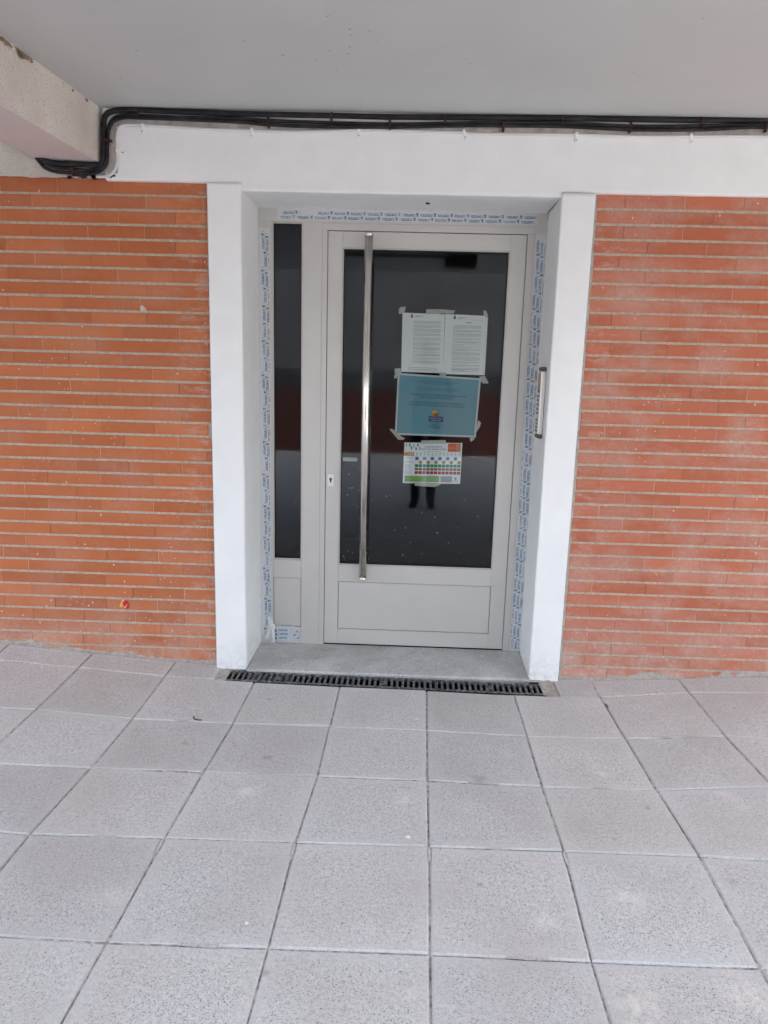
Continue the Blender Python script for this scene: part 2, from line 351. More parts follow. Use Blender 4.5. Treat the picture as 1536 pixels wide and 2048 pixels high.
tag(fj.build('joint_patches', M['paver'], recalc=False), kind='structure')
jb = MB()
def jgrid(x0, x1, y0, y1, nx, ny):
    jb.grid(lambda u, v: (x0+(x1-x0)*u, y0+(y1-y0)*v, hz(x0+(x1-x0)*u, y0+(y1-y0)*v)-.0050+.0045*noise.noise(Vector((x0+(x1-x0)*u, y0+(y1-y0)*v, 0))*5)), nx, ny)
jgrid(-4.4, 4.4, -9.0, -.19, 220, 200); jgrid(-4.4, -.915, -.19, .02, 80, 5); jgrid(.54, 4.4, -.19, .02, 80, 5)
tag(jb.build('paving_joints', M['joint']), kind='structure')
g = MB(); g.grid(lambda u, v: (-200+400*u, -200+400*v, -.12), 8, 8)
t = NT('asphalt', .9); t.color(t.mix(t.noise(3, 5), (.07, .068, .065), (.10, .096, .092))); tag(g.build('ground', t.m), kind='structure')
# cement bedding around the drain ends
cb = MB()
cb.grid(lambda u, v: (-.966+.050*u, -.165+.150*v, .003+.004*noise.noise(Vector((u*3, v*6, 2)))), 8, 14)
cb.grid(lambda u, v: (.530+.066*u, -.200+.172*v, .003+.004*noise.noise(Vector((u*3, v*6, 5)))), 8, 14)
cb.grid(lambda u, v: (-.93+1.47*u, -.05+.022*v+.0-.03*u*.4, .0035+.003*noise.noise(Vector((u*30, v*3, 9)))), 90, 3)
tag(cb.build('cement_bedding', M['cement']), kind='structure')

# ------------------------------------------------------------------ brick walls
H = .0598
def brick_wall(xa, xb, ztop, side, name, label, phases, cols):
    th = thing(name, ((xa+xb)/2, 0, 0), label, 'wall')
    b = MB(); pt = MB(); n = 0; z1 = ztop+.066
    bm_ = .0055
    while z1 > -.05:
        zt = z1 if n == 0 else ztop-(n-1)*H-bm_
        zb = ztop-n*H+bm_
        ph = phases[n % 2]+random.uniform(-.010, .010)+.004*math.sin(n*.7)
        x = ph-20*.2455
        while x < xb:
            a, e = max(x+.0004+random.uniform(0, .0005), xa), min(x+.2455-.0004-random.uniform(0, .0005), xb)
            if side < 0 and e >= xb-.001: e = xb-random.uniform(.002, .012)
            if side > 0 and a <= xa+.001: a = xa+random.uniform(.002, .010)
            if e-a > .012:
                k = random.random(); kk = random.uniform(.90, 1.07); c0 = cols[0]; c1 = cols[1]
                cc = tuple((c0[i]*(1-k)+c1[i]*k)*kk for i in range(3))
                dy = random.uniform(-.0008, .0008); j1 = random.uniform(-.0006, .0006)
                zz = max(zb+j1, -.03)
                if zt > zz+.01:
                    b.box((a, dy, zz), (e, .03, zt+j1), cc, .0014)
                    k = random.random(); wj = random.choice((.0005, .0007, .0009, .0013))
                    pc = (.52, .36, .26) if k < .62 else ((.36, .14, .075) if k < .9 else (.20, .10, .07))
                    if x+.2455 < xb: pt.face([(x+.2455-wj, -.0001+dy*.5, zz+.001), (x+.2455+wj, -.0001+dy*.5, zz+.001), (x+.2455+wj+random.uniform(-.001, .001), -.0001+dy*.5, zt-.001), (x+.2455-wj, -.0001+dy*.5, zt-.001)], pc)
            x += .2455
        z1 = zb-bm_; n += 1
        if n > 36: break
    b.build('brick_courses', M['brick'], th); pt.build('pointing', M['print'], th, recalc=False)
    mo = MB(); nx = int((xb-xa)*60)
    mo.grid(lambda u, v: (xa+(xb-xa)*u, .0030+.0014*noise.noise(Vector(((xa+(xb-xa)*u)*16, v*190, 3))), -.05+2.32*v), nx, 240)
    mo.build('mortar_joints', M['mortar'], th)
    cs = MB()      # ragged cement smear along the foot
    def foot(u, v):
        x = xa+(xb-xa)*u; hgt = .020+.024*noise.noise(Vector((x*5.1, 0, side)))+.022*noise.noise(Vector((x*23, 4, side)))
        hgt = max(hgt, .006)
        z = hz(x, 0)-.03+(hgt+.03)*v
        return (x, -.0035+.004*v+.0012*noise.noise(Vector((x*40, v*4, 1))), z)
    cs.grid(foot, int((xb-xa)*90), 4, smooth=True)
    cs.build('cement_skirting', M['cement'], th)
    return th
wl = brick_wall(-4.2, -.992, 2.1162, -1, 'brick_wall', 'orange brick wall of long thin bricks left of the doorway with a torn sticker on it', (-1.144, -1.144+.122), ((.41, .112, .042), (.56, .170, .064)))
wr = brick_wall(.640, 4.2, 2.099, 1, 'brick_wall', 'redder brick wall of long thin bricks right of the doorway with pale chalky bloom', (.752, .874), ((.43, .118, .066), (.50, .155, .095)))
# grey mortar fillet between brick and pilaster
for th, x0, x1 in ((wl, -1.000, -.989), (wr, .626, .646)):
    f = MB()
    f.grid(lambda u, v: (x0+(x1-x0)*u+(.0035 if x0 > 0 else -.0035)*noise.noise(Vector((u*2, v*38, x0)))*(u if x0 > 0 else 1-u)*1.5, -.0022+.004*abs(u-.5)+.0012*noise.noise(Vector((u*4, v*60, 8))), .0+2.17*v), 3, 160, smooth=True)
    f.build('mortar_fillet', M['cement'], th)

# ------------------------------------------------------------------ white door surround (pilasters) and band
def rounded(a, b, c_, r, n=5):
    """round corner at b of polyline a-b-c"""
    a, b, c_ = Vector(a), Vector(b), Vector(c_); u = (a-b).normalized(); v = (c_-b).normalized()
    p0 = b+u*r; p1 = b+v*r; out = []
    for i in range(n+1):
        t = i/n; out.append((1-t)**2*p0+2*t*(1-t)*b+t*t*p1)
    return out
def pilaster(prof, z0, z1, name, label, jit_back=True, foot=0.0):
    b = MB(); N = 150; rings = []
    for k in range(N+1):
        z = z0+(z1-z0)*k/N; ring = []
        for i, p in enumerate(prof):
            q = Vector((p[0], p[1]))
            d = .0011*noise.noise(Vector((q.x*4, q.y*4, z*3.1)))+.0004*noise.noise(Vector((q.x*20, q.y*20, z*22)))
            s = 1 if q.x > -.2 else -1
            dx = d
            if i == len(prof)-1: dx += .0032*noise.noise(Vector((z*36, s*3, 1)))+.002*noise.noise(Vector((z*90, s*3, 7)))
            if i == 0: dx += .0012*noise.noise(Vector((z*30, s*5, 2)))
            ring.append(b.bm.verts.new((q.x+dx, q.y+d, z if k else z0+.004*noise.noise(Vector((q.x*14, q.y*14, 3))))))
        rings.append(ring)
    for A, B in zip(rings, rings[1:]):
        for i in range(len(prof)-1): b.face([A[i], A[i+1], B[i+1], B[i]], (1, 1, 1), smooth=True)
    b.face(rings[-1], (1, 1, 1))
    o = b.build(name, M['white'], recalc=False)
    bm2 = bmesh.new(); bm2.from_mesh(o.data); bmesh.ops.recalc_face_normals(bm2, faces=bm2.faces[:]); bm2.to_mesh(o.data); bm2.free()
    return tag(o, label, 'pilaster')
def seg(a, b, n): a, b = Vector(a), Vector(b); return [a+(b-a)*i/n for i in range(n+1)]
pL = [(-.989, .03), (-.989, -.028)]+rounded((-.989, .03), (-.989, -.036), (-.85, -.036), .005, 3)+seg((-.975, -.036), (-.862, -.036), 5)+rounded((-.98, -.036), (-.846, -.036), (-.842, .29), .010, 6)+seg((-.8455, -.02), (-.841, .2935), 9)
pR = [(.628, .03), (.628, -.028)]+rounded((.628, .03), (.628, -.036), (.49, -.036), .005, 3)+seg((.615, -.036), (.505, -.036), 5)+rounded((.62, -.036), (.489, -.036), (.493, .29), .010, 6)+seg((.4892, -.02), (.4975, .2935), 9)
pilaster(pL, .002, 2.166, 'white_pilaster', 'white painted pilaster left of the door with bare side facing right')
pilaster(pR, -.006, 2.152, 'white_pilaster', 'white painted pilaster right of the door carrying the entry phone')
bd = MB()
def band(x0, x1, zb, depth, n):
    prof = [(-.022, 2.47)]+[(-.022, 2.44-(2.44-zb-.02)*i/5) for i in range(6)]
    prof += [(p.x, p.y) for p in rounded((-.022, 2.4), (-.022, zb), (.3, zb+.004), .009, 4)]
    if depth > .1: prof += [(-.01+(depth+.01)*i/6, zb+.006*i/6) for i in range(1, 7)]
    else: prof += [(.03, zb)]
    V = []
    for k in range(n+1):
        x = x0+(x1-x0)*k/n; row = []
        for i, (y, z) in enumerate(prof):
            d = .0022*noise.noise(Vector((x*3, y*3, z*4)))*(1 if y < 0 else .5)
            dz_ = d*.4+(.0016*noise.noise(Vector((x*13, 2, 0))) if z < 2.3 else 0)
            if depth > .1 and i == len(prof)-1: dz_ += .0035*noise.noise(Vector((x*34, 3, 1)))+.0022*noise.noise(Vector((x*80, 3, 1)))-.003
            row.append(bd.bm.verts.new((x, y+d, z+dz_)))
        V.append(row)
    for A, B in zip(V, V[1:]):
        for i in range(len(prof)-1): bd.face([A[i], B[i], B[i+1], A[i+1]], (1, 1, 1), smooth=True)
band(-1.42, -.846, 2.168, .03, 40); band(.4895, 4.2, 2.156, .03, 200); band(-.846, .4895, 2.1365, .294, 140)
bandt = thing('lintel_wall', (0, 0, 2.15), 'long white painted wall band above the doorway and the bricks, under the cables', 'wall')
bd.build('painted_face', M['white'], bandt, recalc=False)
bl_ = MB()
bl_.grid(lambda u, v: (-4.2+2.78*u, -.012+.002*noise.noise(Vector((u*30, v*4, 1))), 2.176+.006*noise.noise(Vector((u*40, 0, 1)))*(1-v)+.29*v+(.012*(1-u))*(1-v)), 120, 8, smooth=True)
bl_.build('unpainted_face', M['cream'], bandt)['label'] = 'rough cream unpainted stretch of wall behind the beam'
ps = MB()      # bare strip between black cables and painted cable
ps.grid(lambda u, v: (-1.372+5.57*u, -.0255+.0006*noise.noise(Vector((u*60, v, 0))), 2.376+.030*v+.004*noise.noise(Vector((u*18, 0, 4)))*(1-v)), 200, 2)
ps.grid(lambda u, v: (-1.415+.048*u+.006*math.sin(v*3.1)*(u), -.0255, 2.195+.19*v), 6, 20)
ps.build('bare_strip', M['plaster'], bandt)
hp = MB()
for rr, cc, off in ((.016, (1, 1, 1), -.0022), (.0088, (.02, .02, .02), -.0036)):  # ragged white rim, then a dark disc painting the shade inside the hole
    pts = []
    for k in range(14):
        an = 2*math.pi*k/14; q = rr*(1+.45*noise.noise(Vector((math.cos(an)*2, math.sin(an)*2, rr*90))))
        pts.append((-.061+math.cos(an)*q*1.15, .127+math.sin(an)*q*2.3, 2.1395+off))
    hp.face(pts, cc)
gm = MB(); rg = random.Random(11)
for k in range(44):
    x = rg.choice((rg.uniform(-1.56, -1.38), rg.gauss(-1.50, .035), rg.gauss(-1.415, .03), rg.uniform(-1.75, -1.35))); z = 2.183+rg.uniform(-.009, .006); r_ = rg.choice((.0015, .0025, .004, .0065))
    gm.face([(x+r_*1.5*math.cos(q*.9)*rg.uniform(.6, 1.4), -.0245 if x > -1.42 else -.0165, z+r_*math.sin(q*.9)*rg.uniform(.6, 1.3)) for q in range(7)], rg.choice(((.03, .027, .026), (.08, .05, .04), (.03, .03, .03))))
gm.build('grime', M['print'], bandt, recalc=False)
hp.build('chipped_hole', M['white'], bandt)

# ------------------------------------------------------------------ ceiling, beam
YE = -3.9     # open edge of the porch
ce = MB()
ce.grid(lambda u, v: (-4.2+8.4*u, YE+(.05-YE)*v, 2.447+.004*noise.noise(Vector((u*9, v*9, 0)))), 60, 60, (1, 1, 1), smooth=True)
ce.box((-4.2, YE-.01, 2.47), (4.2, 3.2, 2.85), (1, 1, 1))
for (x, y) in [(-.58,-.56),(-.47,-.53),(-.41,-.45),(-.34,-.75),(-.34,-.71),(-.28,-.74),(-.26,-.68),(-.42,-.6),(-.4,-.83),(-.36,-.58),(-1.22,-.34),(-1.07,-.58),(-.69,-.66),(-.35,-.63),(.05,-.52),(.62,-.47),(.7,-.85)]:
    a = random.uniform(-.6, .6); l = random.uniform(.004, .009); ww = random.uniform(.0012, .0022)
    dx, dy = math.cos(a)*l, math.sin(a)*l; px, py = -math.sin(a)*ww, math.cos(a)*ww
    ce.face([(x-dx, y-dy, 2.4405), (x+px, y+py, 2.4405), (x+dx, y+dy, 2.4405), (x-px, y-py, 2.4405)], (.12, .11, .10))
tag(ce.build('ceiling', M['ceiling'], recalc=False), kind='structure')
us = MB(); us.box((-4.2, YE-.01, 2.86), (4.2, 3.2, 8.5), (1, 1, 1)); tag(us.build('sun_blocking_mass', M['ceiling']), kind='structure')  # unseen block added over the ceiling to keep sun off the courtyard
be = thing('concrete_beam', (-1.57, -.5, 2.24), 'rough cream concrete beam running out from the wall at upper left', 'beam')
s1 = MB()
def xr(y): return -1.430+.085*max(y, -1.0)
s1.grid(lambda u, v: (xr(-3.8*u**2)-.012*(1-v)+.0016*noise.noise(Vector((u*40, v*5, 0))), -.008-3.8*u**2, 2.236+.214*v+.003*noise.noise(Vector((u*60, 1, 0)))*(1-v)), 200, 8, (1, 1, 1), smooth=True)
for (y, l) in ((-.66, .014), (-.635, .022), (-.565, .020), (-.545, .030), (-.50, .012), (-.235, .010), (-.13, .011), (-.30, .006)):   # flaked patches along the top edge
    pts = []
    for k in range(16):
        an = 2*math.pi*k/16; q = 1+1.1*noise.noise(Vector((math.cos(an)*2.2, math.sin(an)*2.2, y*29)))
        yy = y+math.cos(an)*l*q; pts.append((xr(yy)+.0035, yy, min(2.444, 2.437+math.sin(an)*l*.5*q)))
    s1.face(pts, (.42, .33, .24))
s1.grid(lambda u, v: (-1.722+.004*v, -.008-3.8*u, 2.245+.205*v), 30, 2, (1, 1, 1))
s1.build('side_faces', M['cream'], be, recalc=False)
s2 = MB()
s2.grid(lambda u, v: ((-1.722)+(xr(-3.8*u**2)-.011+1.722)*v, -.008-3.8*u**2, 2.246-.009*v+.0015*noise.noise(Vector((u*60, v*2, 0)))), 100, 8, smooth=True)
s2.build('underside', M['pinkish'], be)['label'] = 'smooth pinkish underside'

# ------------------------------------------------------------------ cables
UP = [(-1.699,2.252),(-1.680,2.241),(-1.645,2.225),(-1.552,2.220),(-1.459,2.218),(-1.427,2.229),(-1.419,2.288),(-1.414,2.379),(-1.400,2.414),(-1.357,2.429),(-1.279,2.432),(-1.069,2.428),(-0.846,2.425),(-0.470,2.424),(-0.242,2.423),(-0.014,2.425),(0.136,2.427),(0.462,2.430),(0.711,2.430),(1.011,2.431),(1.291,2.436),(1.9,2.433),(3.0,2.432),(4.19,2.433)]
LO = [(-1.691,2.241),(-1.667,2.218),(-1.618,2.204),(-1.553,2.200),(-1.489,2.196),(-1.438,2.209),(-1.409,2.242),(-1.401,2.314),(-1.395,2.360),(-1.372,2.399),(-1.322,2.414),(-1.245,2.413),(-1.069,2.410),(-0.855,2.407),(-0.735,2.401),(-0.547,2.398),(-0.241,2.399),(0.056,2.405),(0.137,2.407),(0.463,2.413),(0.743,2.408),(1.029,2.410),(1.294,2.419),(1.9,2.409),(3.0,2.411),(4.19,2.409)]
def cable(P, y, r, name, label, mat, dz=0.0, n=10, start=None):
    pts = [Vector((x, y, z+dz)) for x, z in P]
    if start: pts = [Vector(start)]+pts
    b = MB(); b.tube(smooth_path(pts, 6), r, n); o = b.build(name, mat)
    return tag(o, label, 'cable')
cable(UP, -.034, .0112, 'black_cable', 'thick black cable running highest along the ceiling corner', M['cable'], .0055, start=(-1.735, -.030, 2.30))
cable([(x, z+.0018*math.sin(x*7)) for x, z in LO], -.0335, .0068, 'black_cable', 'thin black cable in the middle of the bundle, just under the thickest one', M['cable'], .0045, start=(-1.728, -.030, 2.285))
cable([(x, z-.0085+.003*math.sin(x*5+1)) for x, z in LO], -.036, .0070, 'black_cable', 'lowest black cable of the bundle, sagging between rusty clamps', M['cable'], 0, start=(-1.722, -.034, 2.27))
WC = [(-1.459,2.180),(-1.408,2.184),(-1.378,2.209),(-1.368,2.239),(-1.366,2.292),(-1.366,2.331),(-1.356,2.366),(-1.327,2.382),(-1.214,2.381),(-1.003,2.373),(-0.820,2.369),(-0.604,2.369),(-0.359,2.379),(-0.241,2.380),(0.058,2.377),(0.140,2.373),(0.536,2.376),(0.795,2.374),(1.303,2.383),(2.2,2.377),(3.2,2.38),(4.19,2.377)]
cable(WC, -.0255, .0062, 'white_cable', 'thin cable painted white with the wall, below the black cables', M['white'])
def clamp(x, z, label, r=.011, vert=False, group='rusty clamps on the cables'):
    th = thing('cable_clamp', (x, -.035, z), label, 'clamp', group)
    b = MB()
    Mx = Matrix.Translation((x, 0, z)) @ (Matrix.Rotation(R(90), 4, 'Y') if vert else Matrix.Identity(4))
    # strap over the cable: half ring
    n = 9; w2 = .0045
    ring = []
    for k in range(n+1):
        a = math.pi*k/n; yy = -.030-math.sin(a)*.020; zz = math.cos(a)*(r+.004)
        ring.append([b.bm.verts.new(Mx @ Vector((sx*w2, yy, zz))) for sx in (-1, 1)]+[b.bm.verts.new(Mx @ Vector((sx*w2, yy+.0025, zz*.86))) for sx in (1, -1)])
    for A, B in zip(ring, ring[1:]):
        for k in range(4): b.face([A[k], A[(k+1) % 4], B[(k+1) % 4], B[k]], (1, 1, 1))
    b.build('strap', M['rust'], th)
    s = MB(); s.box((-.006, -.056, -.004), (.006, -.047, .004), (1, 1, 1), .001, Mx); s.box((-.004, -.046, -r-.010), (.004, -.024, -r-.004), (1, 1, 1), .001, Mx)
    s.build('screw', M['rust'], th)
for (x, z), nm in zip([(-0.729,2.403),(-0.230,2.402),(0.232,2.405),(0.743,2.409),(1.285,2.420)], ['leftmost rusty clamp on the lower black cables above the side window', 'rusty clamp on the lower black cables above the middle of the door', 'rusty clamp on the lower black cables above the right part of the door', 'rusty clamp on the lower black cables above the redder brick wall', 'brightest rusty clamp at the right edge of the photo on the lower cables']): clamp(x, z, nm, .014)
clamp(-1.401, 2.317, 'rusty clamp on the vertical drop of the cables beside the beam', .014, True)
clamp(-1.550, 2.202, 'rusty clamp on the cables under the beam', .013)
for (x, z), nm in zip([(-1.271,2.432),(-0.470,2.427),(-0.006,2.426),(0.469,2.430),(1.027,2.433)], ['small clamp on the top cable just after its bend', 'small reddish clamp on the top cable above the side window and door frame', 'small dark clamp on the top cable above the door notices', 'small clamp on the top cable above the right pilaster', 'small clamp on the top cable above the right bricks']): clamp(x, z, nm, .012)
def saddle(x, z, label, rot=0):
    b = MB(); Mx = Matrix.Translation((x, 0, z)) @ Matrix.Rotation(rot, 4, 'Y')
    b.box((-.006, -.036, -.006), (.006, -.020, .008), (1, 1, 1), .002, Mx); b.box((-.005, -.031, -.030), (.005, -.020, -.006), (1, 1, 1), .002, Mx)
    b.box((-.002, -.0325, -.024), (.002, -.031, -.020), (.15, .14, .13), 0, Mx)
    tag(b.build('cable_clip', M['white']), label, 'clip', 'white painted clips on the white cable')
for (x, z, a), nm in zip([(-1.253,2.380,.12),(-.799,2.372,0),(-.357,2.380,0),(.074,2.380,-.25),(.532,2.378,0),(.994,2.380,-.2),(-1.362,2.280,-1.3)], ['first white clip right of the cable bend', 'white clip above the left pilaster', 'white clip above the pull handle of the door', 'tilted white clip above the notices on the door', 'white clip above the right pilaster', 'white clip above the redder brick wall', 'white clip on the vertical run of the white cable']): saddle(x, z, nm, a)

# ------------------------------------------------------------------ threshold and drain
th_ = MB()
th_.box((-.842, -.052, -.05), (.4935, .30, .013), (1, 1, 1), .003)
tag(th_.build('stone_threshold', M['threshold']), 'grey speckled stone doorstep slab between the white pilasters', 'doorstep')
a0 = R(-1.35); DX = Matrix.Translation((-.921, -.044, 0)) @ Matrix.Rotation(a0, 4, 'Z')
dr = thing('drain_channel', (-.19, -.11, 0), 'long black slotted drain channel across the front of the doorstep', 'drain')
LW = 1.462; Wd = .112
ch_ = MB()
ch_.box((0, -Wd, -.06), (LW, -.001, -.055), (1, 1, 1), 0, DX)
ch_.box((-.004, -Wd, -.06), (0, -.001, -.002), (1, 1, 1), 0, DX); ch_.box((LW, -Wd, -.06), (LW+.004, -.001, -.002), (1, 1, 1), 0, DX)
ch_.box((-.004, -Wd-.004, -.06), (LW+.004, -Wd, -.001), (1, 1, 1), 0, DX); ch_.box((-.004, -.001, -.06), (LW+.004, .003, -.001), (1, 1, 1), 0, DX)
ch_.build('channel_body', M['black'], dr)
nseg = 3; sw = LW/nseg
for s in range(nseg):
    gr = MB(); x0 = s*sw+.001; x1 = (s+1)*sw-.001; zt = .0015+.0006*s
    gr.box((x0, -Wd+.001, -.012), (x1, -Wd+.013, zt), (1, 1, 1), .0015, DX)
    gr.box((x0, -.014, -.012), (x1, -.002, zt), (1, 1, 1), .0015, DX)
    nb = 19; p = (x1-x0)/nb
    for k in range(nb+1):
        xc = x0+k*p; wv = .0054
        xa_, xb_ = max(xc-wv, x0), min(xc+wv, x1)
        gr.box((xa_, -Wd+.013, -.012), (xb_, -.014, zt-.0008), (1, 1, 1), .0012, DX)
    xm = (x0+x1)/2
    gr.box((xm-p*.5+.004, -Wd*.5-.016, -.012), (xm+p*.5-.004, -Wd*.5+.016, zt-.0009), (1, 1, 1), .0012, DX)
    for q in ():      # thin rib along the slots, set low
        gr.box((x0, -Wd*q-.0015, -.011), (x1, -Wd*q+.0015, -.006), (1, 1, 1), 0, DX)
    go = gr.build('grate', M['iron'], dr)
    bo = MB(); c0 = DX @ Vector((xm, -Wd*.5, 0))
    bo.tube([c0+Vector((0, 0, zt-.001)), c0+Vector((0, 0, zt+.003))], .0075, 12, (1, 1, 1)); bb = bo.build('bolt', M['iron'], go); bb.location = (0, 0, 0)

# ------------------------------------------------------------------ entrance door
ed = thing('entrance_door', (-.17, .30, 0), 'grey aluminium entrance door with dark glass, narrow side window and long pull handle', 'door')
YF = .290
fr = MB(); A = (1, 1, 1)
def fb(x0, x1, z0, z1, y=YF, d=.06, ch=.0012): fr.box((x0, y, z0), (x1, y+d, z1), A, ch)
fb(-.852, .512, 2.080, 2.150)                      # head
fb(-.852, -.776, .013, 2.080)                      # left stile
fb(.441, .512, .013, 2.080)                        # right stile
fb(-.634, -.5415, .013, 2.080)                     # mullion
fb(-.776, -.634, .366, .460, YF+.001)              # rail under side glass
fb(-.776, -.634, .013, .104, YF+.001)              # bottom rail
fb(-.5415, .441, 2.0475, 2.080, YF+.0022)          # door rebate head
fb(-.5415, -.5165, .013, 2.0475, YF+.0022)         # rebate left
fb(.4095, .441, .013, 2.0475, YF+.0022)            # rebate right
fb(-.776, -.771, .46, 2.080, YF+.010, .03, 0); fb(-.639, -.634, .46, 2.080, YF+.010, .03, 0); fb(-.771, -.639, 2.074, 2.080, YF+.010, .03, 0); fb(-.771, -.639, .460, .466, YF+.010, .03, 0)
fr.build('frame', M['alu'], ed)
p = MB(); p.box((-.774, YF+.006, .106), (-.636, YF+.03, .364), A, .001); p.build('side_panel', M['alu'], ed)
gk = MB(); gk.box((-.7712, YF+.012, .466), (-.768, YF+.028, 2.074), A); gk.box((-.642, YF+.012, .466), (-.639, YF+.028, 2.074), A); gk.box((-.768, YF+.012, .466), (-.642, YF+.028, .470), A); gk.box((-.768, YF+.012, 2.070), (-.642, YF+.028, 2.074), A)
gk.build('side_gasket', M['rubber'], ed)
g = MB(); g.box((-.770, YF+.020, .468), (-.640, YF+.026, 2.072), A); g.build('side_glass', M['glass'], ed)
bk = MB(); bk.box((-.54, YF+.045, .013), (.44, YF+.05, .10), A); bk.build('weather_strip', M['rubber'], ed)
dk = MB()    # black strips standing in for the shade in the gap around the leaf
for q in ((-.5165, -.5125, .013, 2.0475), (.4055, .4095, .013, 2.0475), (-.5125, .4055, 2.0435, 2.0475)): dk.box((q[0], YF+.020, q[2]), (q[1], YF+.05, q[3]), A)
dk.build('gap_shade_strip', M['rubber'], ed)
# leaf
lf = MB(); YL = YF+.001
def lb(x0, x1, z0, z1, y=YL, d=.055, ch=.0012): lf.box((x0, y, z0), (x1, y+d, z1), A, ch)
lb(-.5135, -.4445, .0215, 2.0440); lb(.3330, .4065, .0215, 2.0440)
lb(-.4445, .3330, 1.972, 2.0440); lb(-.4445, .3330, .3545, .4425); lb(-.4445, .3330, .0215, .1010)
for q in ((-.4445, -.440, .4425, 1.972), (.3285, .333, .4425, 1.972), (-.440, .3285, .4425, .447), (-.440, .3285, 1.9675, 1.972)): lb(*q, YF+.008, .03, 0)
leaf = lf.build('door_leaf', M['alu'], ed)
def sub(mb, name, mat, par=leaf, **k):
    o = mb.build(name, mat, **k); o.parent = par; o.location = (0, 0, 0); return o
q = MB(); q.box((-.4423, YF+.0045, .1032), (.3308, YF+.03, .3523), A, .001); sub(q, 'lower_panel', M['alu'])
q = MB(); q.box((-.4402, YF+.014, .447), (-.4362, YF+.03, 1.9675), A); q.box((.3247, YF+.014, .447), (.3287, YF+.03, 1.9675), A); q.box((-.4362, YF+.014, .447), (.3247, YF+.03, .452), A); q.box((-.4362, YF+.014, 1.9625), (.3247, YF+.03, 1.9675), A)
sub(q, 'glass_gasket', M['rubber'])
q = MB(); q.box((-.439, YF+.022, .449), (.3275, YF+.028, 1.9655), A); sub(q, 'door_glass', M['glass'])
YG = YF+.022
# handle
hd = MB(); hx, hy = -.317, YF-.060
hd.tube([(hx-.004, hy, 2.020), (hx, hy, .394)], .0188, 28, A)
hd.tube([(hx-.004, hy, 2.0285), (hx-.004, hy, 2.026), (hx-.004, hy, 2.0255), (hx-.004, hy, 2.012)], [.0175, .0198, .0200, .0200], 28, A)
hd.tube([(hx, hy, .402), (hx, hy, .3885), (hx, hy, .388), (hx, hy, .3855)], [.0200, .0200, .0198, .0175], 28, A)
for z in (1.88, .53): hd.tube([(hx-.003, hy, z), (hx-.003, YL+.002, z)], .009, 14, A)
hd.box((hx+.012, hy-.016, .932), (hx+.0172, hy-.012, .938), A)
sub(hd, 'pull_handle', M['steel'])
lp = MB()
pr = []
for (cx, cz, a0_) in ((.010, .024, 0), (-.010, .024, 90), (-.010, -.024, 180), (.010, -.024, 270)):
    for k in range(5): a = R(a0_+k*22.5); pr.append((-.4885+cx+.006*math.cos(a), .8755+cz+.006*math.sin(a)))
lp.prism(pr, YL-.006, YL, (.8, .8, .8)); sub(lp, 'lock_plate', M['plastic'])
kh = MB(); pr = []
for k in range(17): a = R(-60+k*300/16); pr.append((-.4885+.0078*math.cos(a+math.pi/2-R(90)+R(0)), .8795+.0078*math.sin(a)))
kh.prism([(-.4885+.0072*math.cos(R(-50+k*280/14)), .8810+.0072*math.sin(R(-50+k*280/14))) for k in range(15)]+[(-.4925, .866), (-.4875, .8625), (-.4845, .866)], YL-.0068, YL-.0058, (.06, .06, .06)); sub(kh, 'keyhole', M['print'])
gl = MB(); gl.prism([(-.432, .9705), (-.430, .9690), (-.362, .9690), (-.360, .971), (-.360, .986), (-.362, .988), (-.430, .988), (-.432, .9865)], YG-.0012, YG-.0002, L(150, 165, 160)); sub(gl, 'glass_label', M['print'])['label'] = 'small pale blank strip stuck on the glass beside the handle'
# paint spots on the glass and frame
sp = MB()
def spot(x, z, r, y=YG-.0004, c=(.62, .62, .60), dy=.0004):
    n = 7; pts = [(x+math.cos(2*math.pi*k/n)*r*random.uniform(.7, 1.2), y, z+math.sin(2*math.pi*k/n)*r*random.uniform(.8, 1.4)) for k in range(n)]
    sp.face(pts, c)
rs = random.Random(3)
for k in range(115):
    z = .46+.55*rs.random()**1.7; x = -.425+.74*rs.random()
    if rs.random() < .35: x = -.42+.14*rs.random()
    spot(x, z, rs.choice([.0009, .0012, .0012, .0016, .0020]), c=(rs.uniform(.25, .6),)*3)
for k in range(26): spot(-.43+.74*rs.random(), 1+.9*rs.random(), rs.uniform(.0005, .001), c=(.25, .25, .25))
for x, z, r in ((-.40, .905, .0022), (-.385, .835, .002), (-.30, .53, .002), (-.21, .80, .002), (-.30, .505, .0018), (.035, .70, .002), (.25, .71, .002), (.05, .62, .003), (-.11, .64, .002), (-.03, .72, .0018), (.11, .57, .0022), (-.12, .50, .0025), (-.405, .80, .0022)): spot(x, z, r, c=(.6, .6, .6))
sub(sp, 'paint_spots', M['print'], recalc=False)
sp = MB()
for k in range(26): spot(-.76+.11*rs.random(), .5+.5*rs.random(), rs.choice([.0007, .001, .0014]), YF+.0196, (.35,)*3)
sp.build('side_paint_spots', M['print'], ed, recalc=False)
